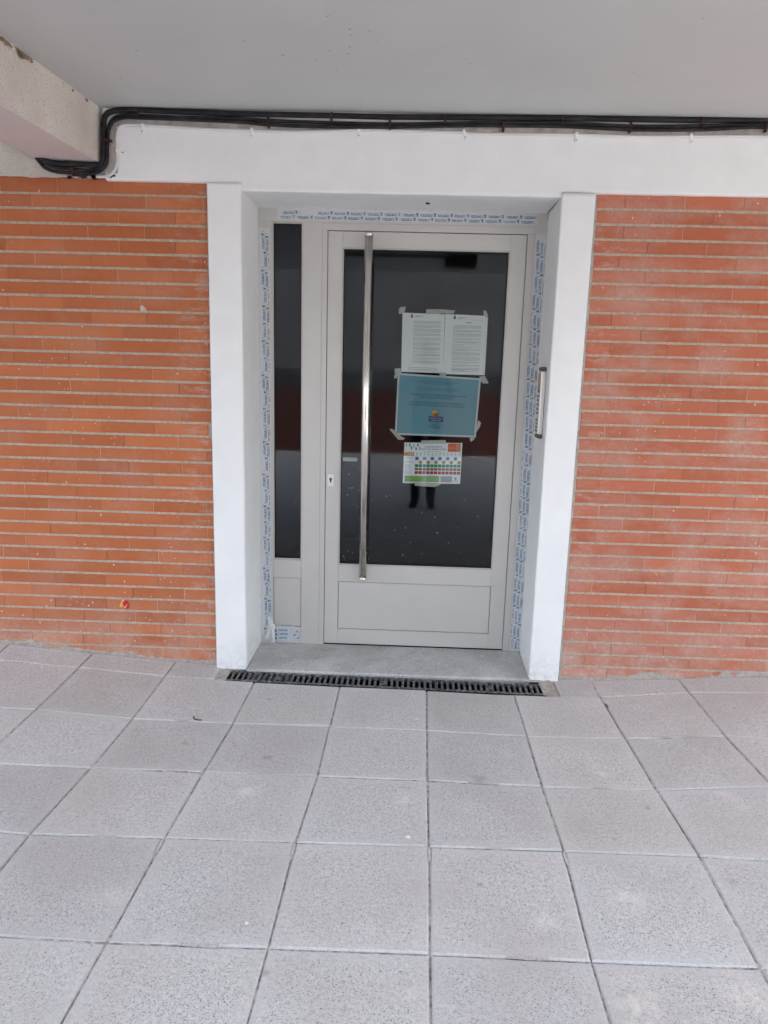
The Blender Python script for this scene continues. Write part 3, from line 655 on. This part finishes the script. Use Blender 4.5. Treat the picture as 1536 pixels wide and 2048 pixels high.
# ---- printed protective film around the frame
BL = (.012, .075, .19); DK = (.02, .045, .09)
def film_text(mb, cx, cz, ang, y, wword=.052, h=.0105, bg=True, cut=None):
    ca, sa = math.cos(ang), math.sin(ang)
    def T(u, v): return (cx+ca*u-sa*v, cz+sa*u+ca*v)
    if bg:
        q = [T(-.004, -.004), T(.056, -.004), T(.056, .012), T(-.004, .012)]
        if not cut or all(cut(*c_) for c_ in q): mb.face([(x, y-.0002, z) for x, z in q], (.55, .62, .67))
    polys, wd = text_polys('CORTIZO'); s = wword/wd; sy = h/.72
    for P in polys:
        q = [T(a*s, b*sy) for a, b in P]
        if not cut or all(cut(*c_) for c_ in q): mb.face([(x, y-.0005, z) for x, z in q], BL)
    for P in (((-.0085, -.004), (-.0035, -.004), (-.0120, .010), (-.0170, .010)), ((-.0175, -.0045), (-.0125, -.0045), (-.0100, .0015), (-.0150, .0015)), ((-.0085, .007), (-.005, .007), (-.0045, .010), (-.008, .010))):
        q = [T(a, b) for a, b in P]
        if not cut or all(cut(*c_) for c_ in q): mb.face([(x, y-.0005, z) for x, z in q], DK)
    for P in (((-.027, -.002), (-.0255, -.002), (-.0265, .006), (-.028, .006)), ((-.0265, .0045), (-.023, .003), (-.0225, .0045), (-.0265, .006))):
        q = [T(a, b) for a, b in P]
        if not cut or all(cut(*c_) for c_ in q): mb.face([(x, y-.0005, z) for x, z in q], (.10, .085, .08))
FC = (.60, .605, .61)
def ragged(mb, fn, nu, y, c, seed):
    mb.grid(lambda u, v: (lambda p: (p[0], y, p[1]))(fn(u, v, seed)), nu, 1, c)
yF = YF-.0009
f1 = MB()   # head strip
ragged(f1, lambda u, v, s: (-.752+1.20*u+.004*noise.noise(Vector((u*3, v*9, s))), 2.0905+.048*v+(.003*noise.noise(Vector((u*45, v, s))) if v == 0 else 0)), 80, yF, FC, 1)
for k in range(15):
    x = -.690+.0795*k+.004*math.sin(k)
    for r_ in (0, 1):
        if k in (1,) and r_ == 1: continue
        film_text(f1, x+.012*r_+.005, 2.1045+.020*r_, math.pi, yF, cut=lambda a, b: 2.091 < b < 2.137 and -.75 < a < .447)
f1.build('film_strip', M['film'], ed, recalc=False)['label'] = 'peeling film printed with blue words along the top of the frame'
f2 = MB()
ragged(f2, lambda u, v, s: (-.839+.052*v+(.003*noise.noise(Vector((u*30, v, s))) if v else 0), 2.050-1.99*u), 90, yF, FC, 2)
for k in range(25):
    z = 2.026-.0805*k
    for r_ in (0, 1):
        film_text(f2, -.818+.0185*r_+.003*math.sin(k*2.1)+(.004 if k % 2 else -.004), z-.010*r_-.016, -math.pi/2, yF, cut=lambda a, b: -.8385 < a < -.789 and .04 < b < 2.048)
f2.build('film_strip', M['film'], ed, recalc=False)['label'] = 'film printed with blue words down the left side of the frame'
f3 = MB()
ragged(f3, lambda u, v, s: (.449+.049*v-(.004*abs(noise.noise(Vector((u*25, v, s)))) if not v else 0), 2.045-2.028*u), 90, yF, FC, 3)
for k in range(25):
    z = 1.970-.081*k
    for r_ in (0, 1, 2):
        film_text(f3, .4635+.0185*r_+.004*math.sin(k*1.3)-(.008 if (k//4) % 2 else 0), z-.010*r_, math.pi/2, yF, cut=lambda a, b: .446 < a < .4965 and .02 < b < 2.042)
f3.build('film_strip', M['film'], ed, recalc=False)['label'] = 'film printed with small words down the right side of the frame'
f4 = MB()
yy = YF+.001-.0009
ragged(f4, lambda u, v, s: (-.800+.158*u, .022+.085*v+.005*noise.noise(Vector((u*7, v*3, s)))), 20, YF-.0018, (.50, .53, .55), 4)
for k, (x, z) in enumerate(((-.765, .078), (-.762, .057), (-.765, .036))): film_text(f4, x+.012, z, 0, YF-.002)
for x, z in ((-.655, .080), (-.668, .060), (-.650, .045)):
    for P in (((-.006, -.006), (-.002, -.006), (.008, .006), (.003, .006)), ((.002, -.006), (.006, -.007), (.003, 0), (.0, 0))): f4.face([(x+a, YF-.0026, z+b) for a, b in P], BL)
f4.build('film_strip', M['film'], ed, recalc=False)['label'] = 'crumpled film scrap at the bottom of the side panel'
fo = MB()    # white sealant smear
def blob(u, v):
    x = -.812+.024*u+.010*math.sin(v*5); z = .03+.12*(1-v)
    return (x+.004*noise.noise(Vector((u*3, v*9, 1))), YF-.002-.007*math.sin(math.pi*u)*math.sin(math.pi*min(1, v*1.02))*(1+.6*noise.noise(Vector((u*4, v*14, 5)))), z)
fo.grid(blob, 8, 24, (.8, .8, .79), smooth=True)
fo.grid(lambda u, v: (-.790+.020*u+.002*math.sin(v*9), YF-.003-.008*math.sin(math.pi*u)*math.sin(math.pi*v), .012+.105*v), 6, 14, (.8, .8, .79), smooth=True)
t = NT('sealant', .5); t.color((.66, .68, .69)); fo.build('sealant_smear', t.m, ed)
# dark hall behind the glass (closed room)
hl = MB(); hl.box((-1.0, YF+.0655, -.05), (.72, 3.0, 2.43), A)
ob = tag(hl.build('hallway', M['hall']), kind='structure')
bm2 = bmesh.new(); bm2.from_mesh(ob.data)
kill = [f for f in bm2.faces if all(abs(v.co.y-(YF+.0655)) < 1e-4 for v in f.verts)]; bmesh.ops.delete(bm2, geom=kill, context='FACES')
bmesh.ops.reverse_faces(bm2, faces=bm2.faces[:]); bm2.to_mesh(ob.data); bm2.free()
mw = MB()   # masonry behind the brick skin
mw.box((-4.2, .031, -.1), (-.8525, .36, 2.47), A); mw.box((.5125, .031, -.1), (4.2, .36, 2.47), A); mw.box((-.8525, .296, 2.151), (.5125, .36, 2.47), A); mw.box((-4.2, .031, 2.30), (4.2, .033, 2.469), A)
tag(mw.build('masonry_core', M['plaster']), kind='structure')

# ------------------------------------------------------------------ notices
class Sheet:
    def __init__(s, tl, tr, br, bl, y):
        s.q = [Vector(p) for p in (tl, tr, br, bl)]; s.y = y; s.mb = MB()
    def P(s, u, v, l=0):
        a, b, c_, d_ = s.q; t_ = a+(b-a)*u; bt = d_+(c_-d_)*u; p = t_+(bt-t_)*v
        return (p.x, s.y-.00025*l, p.y)
    def rect(s, u0, v0, u1, v1, c, l=1): s.mb.face([s.P(u0, v0, l), s.P(u1, v0, l), s.P(u1, v1, l), s.P(u0, v1, l)], c)
    def poly(s, pts, c, l=2): s.mb.face([s.P(u, v, l) for u, v in pts], c)
    def text(s, txt, u0, v0, u1, h, c, l=2):
        polys, wd = text_polys(txt); k = (u1-u0)/wd
        for P_ in polys: s.mb.face([s.P(u0+a*k, v0-b*h/.72, l) for a, b in P_], c)
    def base(s, c):
        a = [s.P(u, v) for u, v in ((0, 0), (1, 0), (1, 1), (0, 1))]; b = [(x, y+.0006, z) for x, y, z in a]
        s.mb.face(a, c); s.mb.face(b[::-1], c)
        for i in range(4): j = (i+1) % 4; s.mb.face([a[i], b[i], b[j], a[j]], c)
YP = YG+.0072
WH = (.95, .96, .94); INK = (.10, .11, .115); GI = (.27, .29, .29)
def letter(q, label, left):
    th = thing('paper_notice', (q[3][0], YP, q[3][1]), label, 'notice')
    s = Sheet(*q, YP); s.base(WH); rn = random.Random(5 if left else 9)
    s.poly([(.205, .020), (.245, .020), (.240, .045), (.210, .045)], INK); s.poly([(.195, .045), (.255, .045), (.255, .072), (.225, .083), (.195, .072)], INK); s.poly([(.218, .008), (.232, .008), (.232, .020), (.218, .020)], INK)
    s.rect(.30, .043, .50, .050, GI); s.rect(.31, .058, .42, .065, GI)
    if not left: s.rect(.48, .125, .63, .134, INK); s.rect(.28, .083, .90, .085, GI)
    v = .125 if left else .175; x0, x1 = (.27, .92) if left else (.20, .86)
    while v < (.86 if left else .90):
        para = rn.randint(2, 5)
        for k in range(para):
            u = x0; end = x1 if k < para-1 else x0+(x1-x0)*rn.uniform(.4, .95)
            bold = (not left and .24 < v < .30) or rn.random() < .1
            while u < end:
                wl_ = rn.uniform(.02, .075); s.rect(u, v, min(u+wl_, end), v+.0048, INK if bold else GI); u += wl_+.011
            v += .0135
        v += .012
    for k in range(2): s.rect(.16 if left else .20, .915+.03*k, .86, .920+.03*k, GI)
    s.mb.build('sheet', M['print'], th, recalc=False); return th
def tape(th, pts, l=-1.0):
    b = MB(); a = [(x, YP-.0012, z) for x, z in pts]; c_ = [(x, YP-.0008, z) for x, z in pts]
    b.face(a, A); b.face(c_[::-1], A)
    for i in range(len(pts)): j = (i+1) % len(pts); b.face([a[i], c_[i], c_[j], a[j]], A)
    b.build('adhesive_tape', M['tape'], th)
n1_ = letter([(-.158, 1.688), (.044, 1.685), (.046, 1.409), (-.156, 1.411)], 'white typed letter taped at upper left on the door glass, beside a similar letter', True)
n2_ = letter([(.046, 1.687), (.249, 1.682), (.248, 1.405), (.046, 1.406)], 'white typed letter with a short centred heading taped at upper right on the door glass', False)
tape(n1_, [(-.176, 1.701), (-.170, 1.712), (-.143, 1.716), (-.149, 1.690), (-.160, 1.683), (-.175, 1.681)])
tape(n1_, [(-.045, 1.706), (.012, 1.707), (.018, 1.686), (-.046, 1.688)]); tape(n2_, [(.013, 1.708), (.092, 1.704), (.086, 1.690), (.018, 1.688)])
tape(n2_, [(.226, 1.708), (.240, 1.704), (.248, 1.684), (.250, 1.668), (.240, 1.676), (.228, 1.683)])
tape(n1_, [(.028, 1.413), (.062, 1.413), (.060, 1.392), (.032, 1.394)])
po = thing('blue_poster', (-.177, YP, 1.107), 'blue public works poster with a round emblem, taped below the two white letters', 'poster')
s = Sheet((-.172, 1.405), (.231, 1.390), (.220, 1.104), (-.178, 1.106), YP+.0006); s.base((.62, .70, .72)); s.rect(.022, .03, .978, .97, (.17, .38, .45))
TX = (.035, .085, .19); TM = (.17, .14, .27)
s.text('EUSKAL AUTONOMIA ERKIDEGOKO JARDUERA', .25, .118, .74, .022, TM); s.text('LURRALDE PLANGINTZAKO SAILA', .30, .150, .66, .020, TM)
s.text('ACTUACION DE LA COMUNIDAD AUTONOMA', .25, .218, .74, .020, TM); s.text('DEPARTAMENTO DE PLANIFICACION', .25, .250, .76, .020, TM)
s.text('LURRALDE PLANGINTZA, ETXEBIZITZA ETA GARRAIO SAILAK', .155, .335, .84, .028, TX); s.text('DIRUZ LAGUNDUTAKO JARDUERA', .29, .378, .70, .028, TX)
s.text('ACTUACION SUBVENCIONADA POR EL DEPARTAMENTO', .165, .465, .805, .028, TX); s.text('DE PLANIFICACION TERRITORIAL, VIVIENDA Y TRANSPORTES', .145, .508, .835, .028, TX)
cx, cy = .478, .625; ra, rb = .049, .070
circ = lambda a, k=1: (cx+ra*k*math.cos(R(a)), cy-rb*k*math.sin(R(a)))
s.poly([circ(a) for a in range(0, 360, 20)], (.10, .26, .13), 2); s.poly([circ(a, .86) for a in range(0, 360, 20)], (.62, .36, .06), 3)
s.poly([(cx, cy)]+[circ(a, .88) for a in range(-95, 16, 15)]+[(cx+.03, cy-.01)], (.60, .07, .04), 4); s.poly([(cx-.03, cy+.012), (cx-.008, cy+.006), (cx-.010, cy+.040), (cx-.026, cy+.036)], (.09, .20, .10), 4)
s.poly([(cx-.022, cy-.038), (cx+.020, cy-.038), (cx+.020, cy-.026), (cx-.022, cy-.026)], (.75, .62, .30), 5); s.poly([(cx+.004, cy-.030), (cx+.012, cy-.030), (cx+.012, cy+.008), (cx+.004, cy+.008)], (.20, .10, .05), 5)
s.rect(.408, .672, .582, .760, (.02, .06, .17), 3); s.text('EUSKO JAURLARITZA', .418, .712, .572, .022, (.60, .66, .68), 4); s.text('GOBIERNO VASCO', .430, .747, .560, .022, (.60, .66, .68), 4)
for v, wv in ((.792, .06), (.808, .045), (.836, .10), (.852, .08), (.868, .05)): s.rect(.495-wv, v, .495+wv, v+.006, (.05, .10, .17))
s.mb.build('sheet', M['print'], po, recalc=False)
tape(po, [(-.188, 1.425), (-.160, 1.428), (-.155, 1.405), (-.171, 1.398), (-.178, 1.378), (-.190, 1.380), (-.186, 1.400)])
tape(po, [(.222, 1.398), (.249, 1.402), (.268, 1.372), (.266, 1.366), (.240, 1.366), (.230, 1.380)])
tape(po, [(-.205, 1.132), (-.196, 1.136), (-.176, 1.126), (-.148, 1.100), (-.128, 1.090), (-.134, 1.083), (-.160, 1.082)])
tape(po, [(.228, 1.190), (.242, 1.176), (.238, 1.158), (.222, 1.130), (.221, 1.150)]); tape(po, [(.190, 1.102), (.216, 1.102), (.208, 1.090), (.196, 1.082)])
ca_ = thing('waste_calendar', (-.130, YP, .87), 'waste collection calendar with rows of coloured squares, lowest sheet on the door glass', 'calendar')
s = Sheet((-.129, 1.069), (.156, 1.075), (.154, .871), (-.132, .867), YP); s.base((.95, .96, .95))
for k, (u, v) in enumerate(((.02, .04), (.08, .03), (.11, .10), (.15, .05), (.19, .12), (.22, .03), (.25, .11))):
    s.poly([(u, v), (u+.022, v-.012), (u+.030, v+.05), (u+.010, v+.07)], (.12, .13, .12) if k % 3 else (.45, .48, .36))
s.text('HONDAKINEN BILKETA', .345, .115, .655, .032, (.03, .03, .04)); s.text('BATZEKO PUNTU BERRIAREN EGUTEGIA', .285, .172, .725, .032, (.03, .03, .04)); s.text('recogida de residuos', .36, .218, .63, .022, (.5, .25, .16))
s.rect(.755, .012, .975, .215, (.72, .16, .06)); s.rect(.89, .03, .965, .19, (.72, .30, .20), 2); s.text('ERREFUSA', .77, .14, .88, .03, (.8, .55, .45), 3)
s.rect(.0, .235, .175, .325, (.72, .30, .05)); s.rect(.08, .255, .16, .305, (.80, .55, .33), 2)
cols_u = [.20+.0667*k for k in range(12)]
for k, u in enumerate(cols_u):
    s.rect(u+.018, .235+.006*(k % 2), u+.028, .325, (.45, .52, .56)); s.rect(u+.034, .245, u+.040, .315, (.55, .6, .62))
    if k % 2 == 0: s.rect(u, .345, u+.056, .425, (.03, .21, .40))
    else: s.rect(u, .440, u+.056, .515, (.60, .33, .09)); s.rect(u+.012, .462, u+.044, .490, (.30, .18, .06), 2)
    s.rect(u, .528, u+.058, .600, (.03, .27, .12)); s.rect(u, .618, u+.058, .680, (.25, .16, .08)); s.rect(u, .698, u+.058, .770, (.52, .05, .06))
for v in (.355, .375, .455, .475, .54, .56, .59, .62, .66, .70, .73, .76): s.rect(.03, v, .03+random.uniform(.08, .14), v+.007, (.40, .42, .50))
s.rect(.03, .815, .635, .965, (.30, .52, .12)); s.rect(.365, .828, .62, .955, (.38, .56, .26), 2); s.rect(.655, .815, .855, .965, (.42, .46, .48)); s.rect(.69, .90, .83, .955, (.55, .35, .35), 2)
for v in (.84, .87, .90, .93): s.rect(.06, v, .34, v+.006, (.20, .36, .08), 2); s.rect(.38, v, .60, v+.006, (.28, .44, .18), 3)
s.poly([(.895, .86), (.915, .84), (.935, .86), (.930, .895), (.905, .895)], (.18, .25, .25)); s.rect(.875, .92, .955, .935, (.4, .45, .45))
s.mb.build('sheet', M['print'], ca_, recalc=False)
tape(ca_, [(-.046, 1.082), (.072, 1.087), (.076, 1.070), (-.052, 1.066)]); tape(ca_, [(-.070, .872), (-.072, .856), (.030, .852), (.068, .872)])

# ------------------------------------------------------------------ entry phone on right reveal
ip = thing('entry_phone', (.49, .08, 1.29), 'slim silver entry phone panel with dark ends on the side of the right pilaster', 'intercom')
t = NT('silver_panel', .35, .7); t.color((.74, .72, .69)); M['silver'] = t.m
xf = .468; y0, y1 = .040, .112
b = MB(); b.box((xf, y0, 1.148), (.4905, y1, 1.430), (.8, .8, .8), .004); b.build('housing', M['silver'], ip)
b = MB(); b.box((xf-.001, y0-.001, 1.430), (.4915, y1+.001, 1.447), (.10, .10, .09), .005); b.build('end_cap', M['print'], ip)
b = MB(); b.box((xf-.001, y0-.001, 1.130), (.4915, y1+.001, 1.148), (.10, .10, .09), .005); b.build('end_cap', M['print'], ip)
b = MB(); b.box((xf-.0012, y0+.012, 1.345), (xf-.0002, y1-.006, 1.420), (.52, .30, .17), .0003); b.build('name_plate', M['print'], ip)
b = MB(); b.box((xf-.0016, y0+.016, 1.335), (xf-.0002, y1-.018, 1.345), (.12, .10, .09)); b.build('speaker_slot', M['print'], ip)
for z in (1.318, 1.300, 1.281, 1.262, 1.243, 1.212, 1.196, 1.180, 1.164):
    b = MB(); b.box((xf-.003, y0+.018, z-.0055), (xf-.0002, y1-.012, z+.0055), (.28, .26, .24), .0008); b.build('button', M['print'], ip)
# ------------------------------------------------------------------ sticker and small litter
st = MB(); yS = -.0022
st.face([(x, yS, z) for x, z in ((-1.437, .315), (-1.417, .312), (-1.411, .300), (-1.411, .276), (-1.425, .272), (-1.440, .276), (-1.443, .298))], (.56, .02, .025))
st.face([(x, yS-.0005, z) for x, z in ((-1.456, .284), (-1.447, .309), (-1.439, .303), (-1.443, .280), (-1.450, .278))], (.80, .42, .02))
st.face([(x, yS-.0006, z) for x, z in ((-1.446, .318), (-1.434, .318), (-1.432, .309), (-1.441, .307))], (.75, .45, .42))
for P in (((-1.440, .292), (-1.436, .290), (-1.430, .276), (-1.435, .275)), ((-1.431, .276), (-1.427, .276), (-1.418, .294), (-1.423, .295))): st.face([(x, yS-.0009, z) for x, z in P], (.80, .42, .30))
tag(st.build('torn_sticker', M['print'], recalc=False), 'small torn red and yellow sticker scrap low on the left brick wall', 'sticker')
pp = MB()
for (x, z, w_, h_) in ((-1.294, 1.652, .011, .013), (-1.283, 1.648, .006, .010), (-1.276, 1.640, .005, .007), (-1.300, 1.69, .002, .006)):
    pp.face([(x+w_*math.cos(k*.7)*(1+.4*noise.noise(Vector((k, x*9, 0)))), -.0016, z+h_*math.sin(k*.7)*(1+.4*noise.noise(Vector((k, z*9, 3))))) for k in range(9)], (.62, .52, .46))
for k in range(30):
    x = random.choice([random.uniform(-1.62, -1.40), random.uniform(-2.0, -1.1)]); z = random.choice([random.uniform(.16, .36), random.uniform(.08, .9)])
    r_ = random.choice((.0008, .0011, .0015, .0022, .0036)); pp.face([(x+r_*math.cos(k2*.9), -.0016, z+r_*1.5*math.sin(k2*.9)) for k2 in range(7)], (.62, .53, .46))
o = pp.build('plaster_splashes', M['print'], wl, recalc=False)
pp = MB()
for k in range(42):
    x = random.choice([random.uniform(.66, .80), random.uniform(.66, 1.6)]); z = random.uniform(.08, 2.1)
    r_ = random.choice((.0008, .0011, .0015, .0022, .0030)); pp.face([(x+r_*math.cos(k2*.9)*random.uniform(.6, 1.3), -.0016, z+r_*1.5*math.sin(k2*.9)) for k2 in range(7)], (.68, .55, .50))
pp.build('plaster_splashes', M['print'], wr, recalc=False)
for (x, y, s_), nm in zip([(-.083, -1.225, .007), (-.042, -.462, .006), (-1.75, -.19, .005), (-.50, -1.60, .005)], ['white chip of plaster on the paving at the picture centre', 'pale chip lying just in front of the drain', 'tiny white chip by the left brick wall on the paving', 'tiny white chip on the large near paving slab left of centre']):
    b = MB(); z = hz(x, y)
    top = [(x+s_*math.cos(k*1.05)*random.uniform(.7, 1.3), y+s_*.6*math.sin(k*1.05), z+.0045) for k in range(6)]
    bot = [(p[0]*1+(p[0]-x)*.3, p[1]+(p[1]-y)*.3, z+.0002) for p in top]
    b.face(top, (.74, .72, .66))
    for i in range(6): j = (i+1) % 6; b.face([bot[i], bot[j], top[j], top[i]], (.7, .68, .62))
    tag(b.build('plaster_chip', M['print']), nm, 'chip', 'white chips lying on the paving')
b = MB(); b.tube(smooth_path([(-.955, -.520, .007), (-.951, -.535, .004), (-.935, -.545, .004), (-.915, -.546, .004)], 5), .0022, 6, (.03, .03, .03))
tag(b.build('wire_scrap', M['print']), 'short curled black wire scrap lying on a paving joint at left', 'wire')

# ------------------------------------------------------------------ across the passage (seen mirrored in the glass)
ow = thing('opposite_wall', (0, -8.9, 0), 'wall across the passage, brick below and pale above, seen only mirrored in the door glass', 'wall')
b = MB(); b.box((-3.1, -9.2, 1.12), (2.3, -8.9, 3.45), A); b.build('upper_wall', M['opp'], ow)
b = MB(); b.box((-3.1, -9.2, -.1), (2.3, -8.903, 1.12), A)
t = NT('far_brick', .85); bt = t.n('ShaderNodeTexBrick'); bt.inputs['Color1'].default_value = (.17, .055, .045, 1); bt.inputs['Color2'].default_value = (.14, .045, .038, 1); bt.inputs['Mortar'].default_value = (.14, .10, .09, 1)
bt.inputs['Scale'].default_value = 1; bt.inputs['Brick Width'].default_value = .2455; bt.inputs['Row Height'].default_value = .06; bt.inputs['Mortar Size'].default_value = .005
mp = t.n('ShaderNodeMapping'); mp.inputs['Rotation'].default_value = (R(90), 0, 0); t.t.links.new(t.co, mp.inputs[0]); t.t.links.new(mp.outputs[0], bt.inputs[0]); t.color(bt.outputs[0])
b.build('brick_base', t.m, ow)
gf = MB(); 
for k, P in enumerate([((0, .25), (-.03, -.15)), ((.14, .22), (.10, -.18)), ((.0, .04), (.13, .0)), ((.30, .2), (.27, -.16)), ((.30, .2), (.42, .12), (.30, .03), (.43, -.10), (.27, -.16)), ((.55, .22), (.52, -.15)), ((.68, .2), (.66, -.17)), ((.66, -.17), (.78, -.14))]):
    gf.tube([(.55+a, -8.893, 1.98+b_) for a, b_ in P], .016, 6, (.03, .03, .035), flat=.3)
gf.build('graffiti', M['print'], ow)
lm = thing('ceiling_lamp', (.33, -2.75, 2.40), 'unlit box lamp under the ceiling behind the viewer, seen only mirrored in the door glass', 'lamp')
b = MB(); b.box((.18, -2.84, 2.335), (.46, -2.66, 2.43), (.05, .05, .05), .012); b.build('lamp_housing', M['print'], lm)
b = MB(); b.box((.20, -2.82, 2.329), (.44, -2.68, 2.335), (.10, .10, .10), .002); b.build('lamp_cover', M['print'], lm)
b = MB(); b.tube([(-.75, -2.75, 2.425), (.18, -2.75, 2.425)], .012, 8, (.06, .06, .06)); tag(b.build('dark_ceiling_tube', M['print']), 'dark thin tube along the ceiling leading to the box lamp', 'duct')  # dark horizontal tube just under the ceiling
# ------------------------------------------------------------------ the photographer (mirrored)
def skinned(name, J, E, mat, parent=None):
    me = bpy.data.meshes.new(name); me.from_pydata([p for p, r in J], E, []); o = bpy.data.objects.new(name, me); col.objects.link(o)
    o.modifiers.new('skin', 'SKIN').use_smooth_shade = True
    for v, (p, r) in zip(me.skin_vertices[0].data, J): v.radius = (r if isinstance(r, tuple) else (r, r))
    me.skin_vertices[0].data[0].use_root = True
    ss = o.modifiers.new('sub', 'SUBSURF'); ss.levels = 1; ss.render_levels = 2
    me.materials.append(mat)
    if parent: o.parent = parent
    return o
px, py = .10, -3.78
J = [((px, py, .95), (.15, .11)), ((px, py, 1.15), (.14, .10)), ((px, py+.01, 1.35), (.17, .11)), ((px, py+.01, 1.46), (.09, .08)), ((px, py+.01, 1.53), .055), ((px, py+.03, 1.62), (.078, .095)), ((px, py+.02, 1.71), (.07, .085)),
     ((px-.10, py, .88), .085), ((px-.10, py+.01, .50), .075), ((px-.085, py-.01, .10), .055), ((px-.10, py+.10, .035), (.045, .034)), ((px-.15, py+.18, .03), (.038, .026)),
     ((px+.10, py, .88), .085), ((px+.085, py+.01, .50), .075), ((px+.075, py-.01, .10), .055), ((px+.08, py+.10, .035), (.045, .034)), ((px+.10, py+.19, .03), (.038, .026)),
     ((px-.19, py+.01, 1.40), .055), ((px-.25, py+.10, 1.18), .042), ((px-.24, py+.34, 1.29), .034), ((px-.23, py+.42, 1.34), .028),
     ((px+.19, py+.01, 1.40), .055), ((px+.22, py+.12, 1.17), .042), ((px+.02, py+.34, 1.28), .034), ((px-.10, py+.42, 1.33), .028)]
Ed = [(0, 1), (1, 2), (2, 3), (3, 4), (4, 5), (5, 6), (0, 7), (7, 8), (8, 9), (9, 10), (10, 11), (0, 12), (12, 13), (13, 14), (14, 15), (15, 16), (2, 17), (17, 18), (18, 19), (19, 20), (2, 21), (21, 22), (22, 23), (23, 24)]
pe = skinned('person', J, Ed, M['clothes']); tag(pe, 'person in dark clothes holding up a phone, seen only mirrored in the door glass', 'person')
hd_ = MB()
bmesh.ops.create_uvsphere(hd_.bm, u_segments=20, v_segments=14, radius=1, matrix=Matrix.Translation((px, py+.045, 1.655)) @ Matrix.Diagonal((.080, .098, .122, 1)))
bmesh.ops.create_uvsphere(hd_.bm, u_segments=8, v_segments=6, radius=1, matrix=Matrix.Translation((px, py+.145, 1.645)) @ Matrix.Diagonal((.013, .018, .024, 1)))
for f in hd_.bm.faces: f.smooth = True
hd_.build('face', M['skin'], recalc=True).parent = pe
for sx, hx_, hz_ in ((-1, px-.23, 1.345), (1, px-.10, 1.335)):
    hy_ = py+.44; HJ = [((hx_, hy_-.03, hz_), (.022, .028)), ((hx_, hy_+.03, hz_+.01), (.014, .036))]; HE = [(0, 1)]
    for k in range(4):
        b0 = len(HJ); zz = hz_+.040-.022*k
        HJ += [((hx_-sx*0, hy_+.055, zz), .0095), ((hx_-sx*-.012, hy_+.085, zz), .0088), ((hx_+sx*.030*-1, hy_+.095, zz-.002), .0078)]
        HE += [(1, b0), (b0, b0+1), (b0+1, b0+2)]
    b0 = len(HJ); HJ += [((hx_-sx*.018, hy_+.01, hz_+.035), .011), ((hx_-sx*.030, hy_+.045, hz_+.055), .0095)]; HE += [(0, b0), (b0, b0+1)]
    skinned('hand', HJ, HE, M['skin'], pe)
b = MB(); b.box((px-.245, py+.535, 1.30), (px-.088, py+.545, 1.375), (.03, .03, .035), .003)
tag(b.build('phone', M['print']), 'dark phone held level in the hands of the mirrored person', 'phone')
